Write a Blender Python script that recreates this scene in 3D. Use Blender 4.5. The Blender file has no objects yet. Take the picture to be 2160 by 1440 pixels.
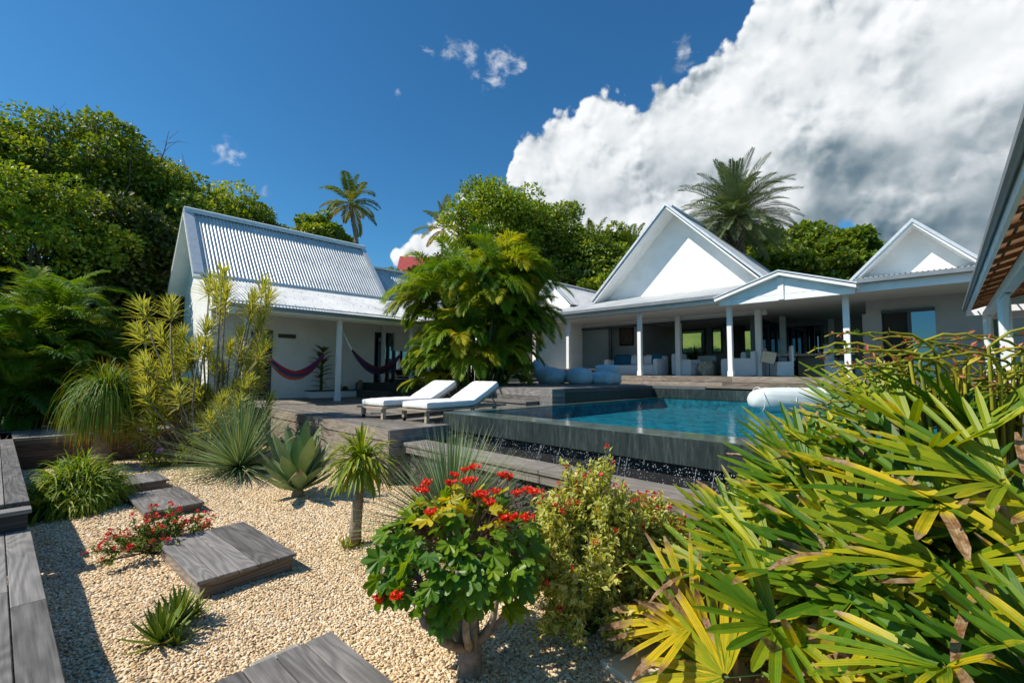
import bpy, math, random
import numpy as np
from math import radians, sin, cos, pi
SC = bpy.context.scene
COL = SC.collection
RNG = np.random.default_rng(7)
random.seed(7)

# ------------------------------------------------------------------ camera
F_PX, W_PX = 950.0, 2160.0
EYE = (0.0, 0.0, 1.75)
pitch, roll, yaw = math.atan(65.5/950.0), 0.006, 0.775
fw = np.array([cos(yaw)*cos(pitch), sin(yaw)*cos(pitch), sin(pitch)])
rt = np.array([sin(yaw), -cos(yaw), 0.0])
up = np.cross(rt, fw)
CR = rt*cos(roll)+up*sin(roll)
CU = up*cos(roll)-rt*sin(roll)
cam = bpy.data.cameras.new("camera")
cam.sensor_width = 36.0
cam.lens = F_PX/W_PX*36.0
cam.clip_start = 0.05
cam.clip_end = 5000
co = bpy.data.objects.new("camera", cam)
COL.objects.link(co)
from mathutils import Matrix, Vector
co.matrix_world = Matrix(((CR[0], CU[0], -fw[0], EYE[0]), (CR[1], CU[1], -fw[1], EYE[1]), (CR[2], CU[2], -fw[2], EYE[2]), (0, 0, 0, 1)))
SC.camera = co

# ------------------------------------------------------------------ light and exposure
SUNV = np.array([-.78, .46, 1.0]); SUNV /= np.linalg.norm(SUNV)
SUN_STRENGTH, SKY_STRENGTH, EXPOSURE = 5.0, 0.085, 0.18
sun = bpy.data.lights.new("sun", 'SUN')
sun.energy = SUN_STRENGTH
sun.angle = radians(0.55)
sun.color = (1.0, .93, .81)
so = bpy.data.objects.new("sun", sun)
so.rotation_euler = Vector(SUNV).to_track_quat('Z', 'Y').to_euler()
COL.objects.link(so)
SC.view_settings.view_transform = 'Standard'
SC.view_settings.look = 'None'
SC.view_settings.exposure = EXPOSURE
SC.view_settings.gamma = 1.0
SC.render.engine = 'CYCLES'
SC.cycles.max_bounces = 8
SC.cycles.transparent_max_bounces = 16
SC.cycles.caustics_reflective = False
SC.cycles.caustics_refractive = False

BIG = [(0.678,0.599,0.426,0.067),(0.710,0.549,0.441,0.084),(0.666,0.655,0.357,0.060),(0.753,0.465,0.466,0.081),(0.798,0.377,0.470,0.085),(0.772,0.523,0.362,0.154),(0.838,0.350,0.418,0.145),(0.824,0.248,0.509,0.091),(0.804,0.182,0.566,0.069),(0.866,0.264,0.426,0.159),(0.861,0.123,0.493,0.135),(0.928,0.044,0.370,0.179),(0.886,-0.038,0.462,0.155),(0.921,-0.142,0.363,0.191),(0.940,0.179,0.290,0.174),(0.984,-0.001,0.180,0.124),(0.969,-0.055,0.240,0.143),(0.619,0.722,0.310,0.085),(0.595,0.757,0.270,0.085),(0.560,0.790,0.243,0.075),(0.530,0.815,0.225,0.055),(0.908,0.335,0.253,0.175),(0.849,0.458,0.264,0.143),(0.983,-0.173,0.057,0.180),(0.772,0.024,0.635,0.187)]
HOLE = [(0.960,0.114,0.254,0.030)]
WISP = [(0.552,0.601,0.578,0.042),(0.498,0.641,0.584,0.035),(0.460,0.667,0.586,0.020),(0.200,0.907,0.372,0.028),(0.426,0.732,0.531,0.015),(0.251,0.907,0.337,0.020),(0.754,0.332,0.567,0.033),(0.582,0.562,0.588,0.033)]
DARK = [(0.971,-0.004,0.238,0.141),(0.943,0.109,0.315,0.085),(0.987,-0.097,0.130,0.159),(0.969,0.151,0.195,0.113),(0.951,-0.080,0.298,0.088)]
GREY = [(0.856,0.190,0.480,0.095),(0.878,0.321,0.356,0.128),(0.780,0.529,0.335,0.117),(0.885,0.038,0.464,0.074),(0.923,0.173,0.345,0.135)]

def N(nt, typ, **kw):
    n = nt.nodes.new(typ)
    for k, v in kw.items(): setattr(n, k, v)
    return n
def setin(nt, sock, v):
    if isinstance(v, bpy.types.NodeSocket): nt.links.new(v, sock)
    else: sock.default_value = v
def mth(nt, op, a, b=None, c=None, clamp=False):
    n = N(nt, 'ShaderNodeMath', operation=op); n.use_clamp = clamp
    for i, v in enumerate((a, b, c)):
        if v is not None: setin(nt, n.inputs[i], v)
    return n.outputs[0]
def vmth(nt, op, a, b=None):
    n = N(nt, 'ShaderNodeVectorMath', operation=op)
    setin(nt, n.inputs[0], a)
    if b is not None: setin(nt, n.inputs[1], b)
    return n.outputs['Value'] if op in ('DISTANCE', 'LENGTH', 'DOT_PRODUCT') else n.outputs[0]
def noise(nt, vec, scale, detail=4, rough=.5, dist=0.0, out=0):
    n = N(nt, 'ShaderNodeTexNoise')
    nt.links.new(vec, n.inputs['Vector'])
    n.inputs['Scale'].default_value = scale; n.inputs['Detail'].default_value = detail
    n.inputs['Roughness'].default_value = rough; n.inputs['Distortion'].default_value = dist
    return n.outputs[out]
def mapr(nt, v, a, b, c=0.0, d=1.0, smooth=False):
    n = N(nt, 'ShaderNodeMapRange')
    if smooth: n.interpolation_type = 'SMOOTHSTEP'
    nt.links.new(v, n.inputs[0])
    for i, x in zip((1, 2, 3, 4), (a, b, c, d)): n.inputs[i].default_value = x
    return n.outputs[0]
def mixc(nt, f, a, b, mode='MIX'):
    n = N(nt, 'ShaderNodeMix', data_type='RGBA', blend_type=mode)
    setin(nt, n.inputs[0], f)
    for s, v in ((n.inputs[6], a), (n.inputs[7], b)):
        if isinstance(v, bpy.types.NodeSocket): nt.links.new(v, s)
        else: s.default_value = (*v, 1.0) if len(v) == 3 else v
    return n.outputs[2]
def ramp(nt, f, stops, interp='LINEAR'):
    n = N(nt, 'ShaderNodeValToRGB'); cr = n.color_ramp; cr.interpolation = interp
    while len(cr.elements) < len(stops): cr.elements.new(.5)
    for e, (p, c) in zip(cr.elements, stops):
        e.position = p; e.color = (*c, 1.0) if len(c) == 3 else c
    nt.links.new(f, n.inputs[0])
    return n.outputs[0]

world = bpy.data.worlds.new("World")
SC.world = world
world.use_nodes = True
wt = world.node_tree
wt.nodes.clear()
def build_world():
    nt = wt
    sky = N(nt, 'ShaderNodeTexSky'); sky.sky_type = 'NISHITA'; sky.sun_disc = False
    sky.sun_elevation = math.asin(SUNV[2]); sky.sun_rotation = math.atan2(SUNV[0], SUNV[1])
    sky.air_density = 1.0; sky.dust_density = 0.3; sky.ozone_density = 3.0; sky.altitude = 30
    tc = N(nt, 'ShaderNodeTexCoord'); d = vmth(nt, 'NORMALIZE', tc.outputs['Generated'])
    hs = N(nt, 'ShaderNodeHueSaturation'); hs.inputs['Saturation'].default_value = 1.18; hs.inputs['Value'].default_value = 1.22
    nt.links.new(sky.outputs[0], hs.inputs['Color'])
    warp = N(nt, 'ShaderNodeTexNoise'); nt.links.new(d, warp.inputs['Vector']); warp.inputs['Scale'].default_value = 9; warp.inputs['Detail'].default_value = 5
    wv = vmth(nt, 'MULTIPLY', vmth(nt, 'SUBTRACT', warp.outputs['Color'], (.5, .5, .5)), (.13, .13, .13))
    dw = vmth(nt, 'ADD', d, wv)
    def blobs(lst, vec, sm=.12):
        acc = None
        for x, y, z, r in lst:
            v = mth(nt, 'MULTIPLY_ADD', vmth(nt, 'DISTANCE', vec, (x, y, z)), -1.0/r, 1.0)
            acc = v if acc is None else mth(nt, 'SMOOTH_MAX', acc, v, sm)
        return acc
    f1 = noise(nt, d, 14, 8, .56, .15)
    f2 = noise(nt, vmth(nt, 'ADD', d, tuple(SUNV*0.020)), 14, 8, .56, .15)
    g1 = noise(nt, d, 5, 4, .5, .2); g2 = noise(nt, vmth(nt, 'ADD', d, tuple(SUNV*0.05)), 5, 4, .5, .2)
    def billow(vec, sc):
        v = N(nt, 'ShaderNodeTexVoronoi'); v.feature = 'F1'; nt.links.new(vec, v.inputs['Vector']); v.inputs['Scale'].default_value = sc
        v.inputs['Detail'].default_value = 2.0; v.inputs['Roughness'].default_value = .5
        return mth(nt, 'SUBTRACT', 1.0, v.outputs['Distance'])
    wn = N(nt, 'ShaderNodeTexNoise'); nt.links.new(d, wn.inputs['Vector']); wn.inputs['Scale'].default_value = 30; wn.inputs['Detail'].default_value = 4
    d2 = vmth(nt, 'ADD', d, vmth(nt, 'MULTIPLY', vmth(nt, 'SUBTRACT', wn.outputs['Color'], (.5, .5, .5)), (.022, .022, .022)))
    b1 = billow(d2, 19); b2 = billow(vmth(nt, 'ADD', d2, tuple(SUNV*0.012)), 19)
    fine = noise(nt, d, 60, 6, .6)
    big = blobs(BIG, dw); hole = blobs(HOLE, dw, .05)
    m = mth(nt, 'ADD', mth(nt, 'MINIMUM', mth(nt, 'MULTIPLY', big, 2.2), 1.3), mth(nt, 'ADD', mth(nt, 'MULTIPLY', mth(nt, 'SUBTRACT', f1, .5), .45), mth(nt, 'MULTIPLY', mth(nt, 'SUBTRACT', b1, .40), .62)))
    m = mth(nt, 'ADD', m, mth(nt, 'MULTIPLY', mth(nt, 'SUBTRACT', fine, .5), .22))
    mask = mapr(nt, m, .0, .26, smooth=True)
    hm = mapr(nt, hole, 0.0, .6, smooth=True)
    mask = mth(nt, 'MULTIPLY', mask, mth(nt, 'SUBTRACT', 1.0, hm))
    w = blobs(WISP, dw)
    fw1 = noise(nt, vmth(nt, 'MULTIPLY', d, (1, 1, 1.7)), 34, 7, .62, .35)
    wm = mth(nt, 'MULTIPLY', mapr(nt, mth(nt, 'ADD', w, mth(nt, 'MULTIPLY', mth(nt, 'SUBTRACT', fw1, .58), 2.6)), .0, 1.1, smooth=True), .62)
    rel = mth(nt, 'ADD', mth(nt, 'MULTIPLY', mth(nt, 'SUBTRACT', f1, f2), .45), mth(nt, 'MULTIPLY', mth(nt, 'SUBTRACT', g1, g2), 2.0))
    rel = mth(nt, 'ADD', rel, mth(nt, 'MULTIPLY', mth(nt, 'SUBTRACT', b1, b2), mapr(nt, big, .1, .8, .85, .08)))
    dark = mapr(nt, mth(nt, 'ADD', blobs(DARK, dw, .3), mth(nt, 'MULTIPLY', mth(nt, 'SUBTRACT', g1, .5), .45)), -.35, .55, smooth=True)
    gry = mapr(nt, mth(nt, 'ADD', blobs(GREY, dw, .3), mth(nt, 'MULTIPLY', mth(nt, 'SUBTRACT', g1, .5), .8)), -.1, .8, smooth=True)
    b = mth(nt, 'ADD', mth(nt, 'MULTIPLY_ADD', mth(nt, 'MULTIPLY', rel, mapr(nt, big, 0.0, .9, 1.35, .8)), .8, .88), mth(nt, 'MULTIPLY', gry, -.20))
    b = mth(nt, 'MULTIPLY_ADD', dark, -.43, b)
    cc = ramp(nt, b, [(0.0, (.085, .15, .22)), (.25, (.18, .25, .30)), (.52, (.42, .48, .52)), (.78, (.74, .78, .81)), (1.0, (.93, .95, .97))])
    tint = mixc(nt, 1.0, hs.outputs[0], (.56, 1.0, 1.10), 'MULTIPLY')
    bs = N(nt, 'ShaderNodeBackground'); nt.links.new(tint, bs.inputs[0]); bs.inputs[1].default_value = SKY_STRENGTH
    bc = N(nt, 'ShaderNodeBackground'); nt.links.new(cc, bc.inputs[0]); bc.inputs[1].default_value = .92
    mx = N(nt, 'ShaderNodeMixShader'); nt.links.new(mth(nt, 'MAXIMUM', mask, wm), mx.inputs[0]); nt.links.new(bs.outputs[0], mx.inputs[1]); nt.links.new(bc.outputs[0], mx.inputs[2])
    o = N(nt, 'ShaderNodeOutputWorld'); nt.links.new(mx.outputs[0], o.inputs[0])
build_world()

# ------------------------------------------------------------------ materials
def newmat(name):
    m = bpy.data.materials.new(name); m.use_nodes = True
    nt = m.node_tree; nt.nodes.clear()
    o = N(nt, 'ShaderNodeOutputMaterial'); p = N(nt, 'ShaderNodeBsdfPrincipled')
    nt.links.new(p.outputs[0], o.inputs[0])
    return m, nt, p, o
def obj_co(nt): return N(nt, 'ShaderNodeTexCoord').outputs['Object']
def attr(nt, name='C'):
    a = N(nt, 'ShaderNodeAttribute'); a.attribute_name = name
    return a
def bump(nt, p, h, strength=.3, dist=.01):
    b = N(nt, 'ShaderNodeBump'); b.inputs['Strength'].default_value = strength; b.inputs['Distance'].default_value = dist
    nt.links.new(h, b.inputs['Height']); nt.links.new(b.outputs[0], p.inputs['Normal'])
def plain(name, c, rough=.6, metal=0.0, var=.08, scale=4.0, bmp=0.0, bscale=60, spec=.5):
    m, nt, p, o = newmat(name)
    co_ = obj_co(nt); n = noise(nt, co_, scale, 5, .6)
    f = mapr(nt, n, .3, .7, 1-var, 1+var)
    cm = mixc(nt, 1.0, c, (1, 1, 1), 'MULTIPLY')
    v = vmth(nt, 'SCALE', cm); 
    v.node.inputs['Scale'].default_value = 1.0; nt.links.new(f, v.node.inputs['Scale'])
    nt.links.new(v, p.inputs['Base Color'])
    p.inputs['Roughness'].default_value = rough; p.inputs['Metallic'].default_value = metal
    p.inputs['Specular IOR Level'].default_value = spec
    if bmp > 0: bump(nt, p, noise(nt, co_, bscale, 4, .6), bmp, .004)
    return m
def wood(name, c0, c1, c2, ring=1.0, rough=.75):
    m, nt, p, o = newmat(name)
    bc = attr(nt, 'bc').outputs['Vector']; rnd = attr(nt, 'C')
    sep = N(nt, 'ShaderNodeSeparateColor'); nt.links.new(rnd.outputs['Color'], sep.inputs[0])
    nz = noise(nt, vmth(nt, 'MULTIPLY', bc, (.55, 3.4, 3.4)), 1.0*ring, 2, .45, .25)
    rings = mth(nt, 'MULTIPLY_ADD', mth(nt, 'SINE', mth(nt, 'MULTIPLY', nz, 105.0)), .5, .5)
    v2 = vmth(nt, 'MULTIPLY', bc, (2.2, 60.0, 60.0))
    fib = noise(nt, v2, 1.0, 4, .6); blot = noise(nt, vmth(nt, 'MULTIPLY', bc, (1.5, 5.0, 5.0)), 1.6, 5, .65, .3)
    g = mth(nt, 'ADD', mth(nt, 'MULTIPLY', rings, .15), mth(nt, 'MULTIPLY', fib, .46))
    g = mth(nt, 'ADD', g, mth(nt, 'MULTIPLY', blot, .36))
    g = mth(nt, 'ADD', g, mth(nt, 'MULTIPLY_ADD', sep.outputs[2], .26, -.12))
    c = ramp(nt, g, [(.22, c0), (.50, c1), (.80, c2)])
    nt.links.new(c, p.inputs['Base Color']); p.inputs['Roughness'].default_value = rough
    p.inputs['Specular IOR Level'].default_value = .3
    bump(nt, p, mth(nt, 'ADD', mth(nt, 'MULTIPLY', rings, .5), fib), .45, .004)
    return m
def leafmat(name, stops, tip=None, edge=None, trans=.35, rough=.5, tipstart=.8, stripes=None, spec=.4, avar=None, warm=True, ribs=0.0):
    """stops: ramp over the per-leaf random; tip: colour towards the tip; edge: colour of the margins"""
    m, nt, p, o = newmat(name)
    if warm: stops = [(q, (min(.9, c[0]*1.22), c[1]*.90, c[2]*.85)) if c[1] > c[0]*1.02 else (q, c) for q, c in stops]
    a = attr(nt, 'C'); s = N(nt, 'ShaderNodeSeparateColor'); nt.links.new(a.outputs['Color'], s.inputs[0])
    T, X, B, A = s.outputs[0], s.outputs[1], s.outputs[2], a.outputs['Alpha']
    co_ = obj_co(nt)
    n = noise(nt, co_, 9, 4, .6)
    r = mth(nt, 'ADD', B, mth(nt, 'MULTIPLY', mth(nt, 'SUBTRACT', n, .5), .35))
    c = ramp(nt, r, stops)
    if avar is not None:   # old leaves: alpha = age
        n3 = noise(nt, co_, 22, 4, .6)
        yy = mapr(nt, mth(nt, 'ADD', mth(nt, 'ADD', A, mth(nt, 'MULTIPLY', T, .35)), mth(nt, 'MULTIPLY', mth(nt, 'SUBTRACT', n3, .5), .5)), .55, .95)
        if edge is not None: yy = mth(nt, 'MULTIPLY', yy, mapr(nt, X, .0, .6, .55, 1.0))
        c = mixc(nt, yy, c, avar)
    if edge is not None and avar is None:
        c = mixc(nt, mapr(nt, X, edge[1], edge[1]+.12), c, edge[0])
    if tip is not None:
        n2 = noise(nt, co_, 30, 4, .6)
        tt = mapr(nt, mth(nt, 'ADD', mth(nt, 'ADD', T, mth(nt, 'MULTIPLY', mth(nt, 'SUBTRACT', n2, .5), .3)), mth(nt, 'MULTIPLY', mth(nt, 'SUBTRACT', A, .5), .75)), tipstart, tipstart+.14)
        c = mixc(nt, tt, c, mixc(nt, mapr(nt, n2, .4, .62), tip[0], tip[1]))
    if ribs > 0:
        sc_ = vmth(nt, 'SCALE', c); nt.links.new(mth(nt, 'MULTIPLY_ADD', mth(nt, 'SINE', mth(nt, 'MULTIPLY', X, 17.0)), ribs, 1.0), sc_.node.inputs['Scale']); c = sc_
    nt.links.new(c, p.inputs['Base Color'])
    p.inputs['Roughness'].default_value = rough; p.inputs['Specular IOR Level'].default_value = spec
    t = N(nt, 'ShaderNodeBsdfTranslucent'); tcol = mixc(nt, 1.0, c, (1.55, 1.40, .35), 'MULTIPLY'); nt.links.new(tcol, t.inputs[0])
    mx = N(nt, 'ShaderNodeMixShader'); mx.inputs[0].default_value = trans
    nt.links.new(p.outputs[0], mx.inputs[1]); nt.links.new(t.outputs[0], mx.inputs[2]); nt.links.new(mx.outputs[0], o.inputs[0])
    return m

MT = {}
MT['white'] = plain('white_stucco', (.82, .82, .80), .75, var=.08, scale=1.7, bmp=.15, bscale=45)
MT['paint'] = plain('white_paint', (.82, .83, .83), .45, var=.07, scale=3)
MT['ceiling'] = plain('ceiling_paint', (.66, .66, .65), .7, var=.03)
MT['trim'] = plain('grey_flashing', (.58, .61, .64), .38, .25, var=.12, scale=6)
MT['gutter'] = plain('grey_gutter', (.22, .24, .26), .4, .2, var=.12)
MT['frame'] = plain('anthracite_frame', (.035, .042, .05), .4)
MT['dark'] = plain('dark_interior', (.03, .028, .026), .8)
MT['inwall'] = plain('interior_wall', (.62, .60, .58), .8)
MT['shadewall'] = plain('shaded_grey_wall', (.40, .40, .41), .8)  # veranda shade put into this darker grey of the bedroom wall
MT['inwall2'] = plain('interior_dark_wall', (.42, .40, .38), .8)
MT['bark'] = plain('bark', (.14, .11, .085), .9, var=.4, scale=9, bmp=.8, bscale=25)
MT['greybark'] = plain('grey_bark', (.27, .21, .155), .9, var=.5, scale=16, bmp=1.0, bscale=70)
MT['fabric_w'] = plain('white_canvas', (.80, .79, .77), .9, var=.04, scale=3, bmp=.25, bscale=14, spec=.2)
MT['fabric_b'] = plain('pale_blue_canvas', (.48, .58, .62), .8, var=.10, scale=7, bmp=.3, bscale=9, spec=.2)
MT['fabric_t'] = plain('petrol_cushion', (.02, .13, .22), .85, var=.15, scale=6, bmp=.3, bscale=14, spec=.2)
MT['slip'] = plain('white_slipcover', (.74, .76, .80), .9, var=.04, scale=3, bmp=.35, bscale=11, spec=.2)
MT['float'] = plain('white_float_cover', (.66, .70, .69), .5, var=.05)
MT['driftwood'] = plain('pale_driftwood', (.50, .42, .33), .8, var=.4, scale=10, bmp=.6, bscale=18)
MT['redroof'] = plain('red_roof', (.38, .05, .045), .7, var=.12)
MT['slate'] = plain('slab_stone', (.66, .56, .40), .8, var=.14, scale=6, bmp=.4, bscale=30)
MT['black'] = plain('black_matter', (.012, .012, .013), .6)
MT['signwood'] = plain('brown_signboard', (.12, .05, .025), .6, var=.3, scale=20)
MT['terracotta'] = plain('terracotta', (.3, .12, .06), .8)
MT['rope'] = plain('white_rope', (.72, .68, .62), .9)
MT['metal_grate'] = plain('cream_grate', (.55, .52, .44), .5)
MT['wood'] = wood('weathered_grey_wood', (.06, .055, .052), (.16, .150, .142), (.32, .30, .28))
MT['deckwood'] = wood('weathered_deck_wood', (.08, .068, .058), (.20, .178, .155), (.36, .33, .285))
MT['brownwood'] = wood('brown_fascia_wood', (.07, .056, .044), (.20, .165, .135), (.40, .34, .28))
MT['teak'] = wood('pale_teak', (.22, .17, .125), (.36, .29, .215), (.50, .42, .33))
MT['darkwood'] = wood('dark_wood', (.03, .025, .021), (.085, .070, .058), (.17, .14, .115))
MT['reed'] = wood('reed_thatch', (.15, .07, .03), (.34, .17, .08), (.58, .35, .19), 3.0, .9)

def mk_roof():
    m, nt, p, o = newmat('corrugated_metal')
    c_ = obj_co(nt)
    n = noise(nt, c_, 1.2, 6, .65); n2 = noise(nt, vmth(nt, 'MULTIPLY', c_, (30, 3, 3)), 1.0, 3)
    c = ramp(nt, mth(nt, 'ADD', mth(nt, 'MULTIPLY', n, .7), mth(nt, 'MULTIPLY', n2, .3)), [(.3, (.36, .38, .39)), (.5, (.58, .59, .59)), (.72, (.72, .72, .70))])
    nt.links.new(c, p.inputs['Base Color']); p.inputs['Roughness'].default_value = .42; p.inputs['Metallic'].default_value = .1
    return m
MT['roof'] = mk_roof()
def mk_gravel(bump_on=True):
    m, nt, p, o = newmat('pebble_stone' if not bump_on else 'gravel_bed')
    if bump_on:
        c_ = obj_co(nt)
        cw = vmth(nt, 'ADD', c_, vmth(nt, 'MULTIPLY', N_col(nt, c_, 14), (.03, .03, .03)))
        v = N(nt, 'ShaderNodeTexVoronoi'); v.feature = 'F1'; nt.links.new(cw, v.inputs['Vector']); v.inputs['Scale'].default_value = 34
        sx = N(nt, 'ShaderNodeSeparateColor'); nt.links.new(v.outputs['Color'], sx.inputs[0])
        big = noise(nt, c_, 1.5, 4)
        f = mth(nt, 'ADD', mth(nt, 'MULTIPLY', sx.outputs[0], .8), mth(nt, 'MULTIPLY', big, .3))
        bump(nt, p, mth(nt, 'SUBTRACT', 1.0, v.outputs['Distance']), 1.0, .035)
    else:
        a = attr(nt, 'C'); sx = N(nt, 'ShaderNodeSeparateColor'); nt.links.new(a.outputs['Color'], sx.inputs[0])
        f = mth(nt, 'ADD', sx.outputs[2], 0.0)
    c = ramp(nt, f, [(0.0, (.26, .16, .08)), (.12, (.46, .30, .15)), (.40, (.66, .47, .26)), (.70, (.78, .60, .38)), (.9, (.82, .70, .50)), (1.0, (.84, .78, .65))])
    nt.links.new(c, p.inputs['Base Color']); p.inputs['Roughness'].default_value = .75
    return m
def N_col(nt, v, s):
    n = N(nt, 'ShaderNodeTexNoise'); nt.links.new(v, n.inputs['Vector']); n.inputs['Scale'].default_value = s
    return n.outputs['Color']
def reed_glow():
    nt = MT['reed'].node_tree; p = [n for n in nt.nodes if n.type == 'BSDF_PRINCIPLED'][0]; o = [n for n in nt.nodes if n.type == 'OUTPUT_MATERIAL'][0]
    col = p.inputs['Base Color'].links[0].from_socket; t = N(nt, 'ShaderNodeBsdfTranslucent'); nt.links.new(col, t.inputs[0]); mx = N(nt, 'ShaderNodeMixShader'); mx.inputs[0].default_value = .30
    nt.links.new(p.outputs[0], mx.inputs[1]); nt.links.new(t.outputs[0], mx.inputs[2]); nt.links.new(mx.outputs[0], o.inputs[0])
reed_glow()
MT['gravel'] = mk_gravel(True); MT['pebble'] = mk_gravel(False)
def mk_stone():
    m, nt, p, o = newmat('volcanic_stone_wall')
    c_ = obj_co(nt); cw = vmth(nt, 'ADD', c_, vmth(nt, 'MULTIPLY', N_col(nt, c_, 5), (.12, .12, .12)))
    v = N(nt, 'ShaderNodeTexVoronoi'); v.feature = 'DISTANCE_TO_EDGE'; nt.links.new(cw, v.inputs['Vector']); v.inputs['Scale'].default_value = 7.5
    v2 = N(nt, 'ShaderNodeTexVoronoi'); v2.feature = 'F1'; nt.links.new(cw, v2.inputs['Vector']); v2.inputs['Scale'].default_value = 7.5
    sx = N(nt, 'ShaderNodeSeparateColor'); nt.links.new(v2.outputs['Color'], sx.inputs[0])
    n = noise(nt, c_, 25, 5, .65)
    f = mth(nt, 'ADD', mth(nt, 'MULTIPLY', sx.outputs[0], .55), mth(nt, 'MULTIPLY', n, .5))
    c = ramp(nt, f, [(.2, (.035, .031, .030)), (.55, (.10, .088, .082)), (.85, (.19, .165, .145))])
    c = mixc(nt, mapr(nt, v.outputs['Distance'], .01, .03), (.012, .011, .010), c)
    nt.links.new(c, p.inputs['Base Color']); p.inputs['Roughness'].default_value = .9
    bump(nt, p, mth(nt, 'ADD', mapr(nt, v.outputs['Distance'], 0, .12), mth(nt, 'MULTIPLY', n, .35)), 1.0, .05)
    return m
MT['stone'] = mk_stone()
def mk_tile(name, stops, joint=True, rough=.3, streak=False, sc=1.0):
    m, nt, p, o = newmat(name)
    c_ = obj_co(nt)
    n = noise(nt, vmth(nt, 'MULTIPLY', c_, (8, 8, 1.3)) if streak else vmth(nt, 'MULTIPLY', c_, (1, 1, 1)), 3*sc, 6, .7, .4)
    n2 = noise(nt, c_, 1.3, 3)
    c = ramp(nt, mth(nt, 'ADD', mth(nt, 'MULTIPLY', n, .75), mth(nt, 'MULTIPLY', n2, .25)), stops)
    nt.links.new(c, p.inputs['Base Color']); p.inputs['Roughness'].default_value = rough
    bump(nt, p, n, .25, .01)
    return m
MT['slatewet'] = mk_tile('wet_green_slate', [(.35, (.011, .016, .017)), (.5, (.025, .036, .036)), (.68, (.07, .088, .08))], rough=.28, streak=True)
MT['rim'] = mk_tile('pale_green_rim_stone', [(.35, (.06, .085, .075)), (.5, (.12, .16, .135)), (.68, (.22, .27, .22))], rough=.10)
MT['coping'] = mk_tile('dark_grey_coping', [(.3, (.05, .055, .06)), (.6, (.11, .12, .13))], rough=.6)
def mk_pool_tile():
    m, nt, p, o = newmat('pool_mosaic')
    c_ = obj_co(nt)
    v = N(nt, 'ShaderNodeTexVoronoi'); nt.links.new(c_, v.inputs['Vector']); v.inputs['Scale'].default_value = 9
    sx = N(nt, 'ShaderNodeSeparateColor'); nt.links.new(v.outputs['Color'], sx.inputs[0])
    n = noise(nt, vmth(nt, 'MULTIPLY', c_, (1, 1, 1)), 5.5, 5, .65, .6)
    c = ramp(nt, mth(nt, 'ADD', mth(nt, 'MULTIPLY', sx.outputs[0], .25), mth(nt, 'MULTIPLY', n, .8)), [(.3, (.004, .06, .095)), (.5, (.008, .14, .185)), (.65, (.015, .22, .27)), (.85, (.05, .36, .40))])
    nt.links.new(c, p.inputs['Base Color']); p.inputs['Roughness'].default_value = .5
    return m
MT['pooltile'] = mk_pool_tile()
def mk_water(name, tint, bs, bstr, ior=1.33):
    m, nt, p, o = newmat(name)
    nt.nodes.remove(p)
    c_ = obj_co(nt)
    tr = N(nt, 'ShaderNodeBsdfTransparent'); tr.inputs[0].default_value = (*tint, 1)
    gl = N(nt, 'ShaderNodeBsdfGlossy'); gl.inputs['Roughness'].default_value = .015
    fr = N(nt, 'ShaderNodeFresnel'); fr.inputs[0].default_value = ior
    h = mth(nt, 'ADD', noise(nt, c_, bs, 3, .5, .3), mth(nt, 'MULTIPLY', noise(nt, c_, bs*4, 2, .5), .25))
    b = N(nt, 'ShaderNodeBump'); b.inputs['Strength'].default_value = bstr; b.inputs['Distance'].default_value = .02
    nt.links.new(h, b.inputs['Height']); nt.links.new(b.outputs[0], gl.inputs['Normal']); nt.links.new(b.outputs[0], fr.inputs['Normal'])
    mx = N(nt, 'ShaderNodeMixShader'); nt.links.new(mth(nt, 'MULTIPLY', fr.outputs[0], .42), mx.inputs[0]); nt.links.new(tr.outputs[0], mx.inputs[1]); nt.links.new(gl.outputs[0], mx.inputs[2])
    nt.links.new(mx.outputs[0], o.inputs[0])
    return m
MT['water'] = mk_water('pool_water', (.50, .86, .92), 5.0, .30, 1.13)
MT['basinwater'] = mk_water('basin_water', (.25, .35, .40), 8.0, .4)
MT['seawater'] = plain('sea_water', (.02, .09, .16), .2)
def mk_glass(name, tint, rough=.0, ior=1.5, gc=(1, 1, 1)):
    m, nt, p, o = newmat(name); nt.nodes.remove(p)
    tr = N(nt, 'ShaderNodeBsdfTransparent'); tr.inputs[0].default_value = (*tint, 1)
    gl = N(nt, 'ShaderNodeBsdfGlossy'); gl.inputs[0].default_value = (*gc, 1); gl.inputs['Roughness'].default_value = rough
    fr = N(nt, 'ShaderNodeFresnel'); fr.inputs[0].default_value = ior
    mx = N(nt, 'ShaderNodeMixShader'); nt.links.new(fr.outputs[0], mx.inputs[0]); nt.links.new(tr.outputs[0], mx.inputs[1]); nt.links.new(gl.outputs[0], mx.inputs[2])
    nt.links.new(mx.outputs[0], o.inputs[0]); return m
MT['glass'] = mk_glass('window_glass', (.85, .9, .9))
MT['mirror'] = mk_glass('reflecting_glass', (.05, .07, .09), 0.0, 2.6, (.55, .80, 1.0))  # gloss colour tinted blue in place of reflected sky
MT['frost'] = plain('frosted_screen', (.17, .22, .22), .35, var=.05)
def mk_drop():
    m, nt, p, o = newmat('water_droplet')
    p.inputs['Base Color'].default_value = (.9, .95, 1, 1); p.inputs['Roughness'].default_value = .05
    p.inputs['Transmission Weight'].default_value = .6; p.inputs['IOR'].default_value = 1.33
    return m
MT['drop'] = mk_drop()
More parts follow.
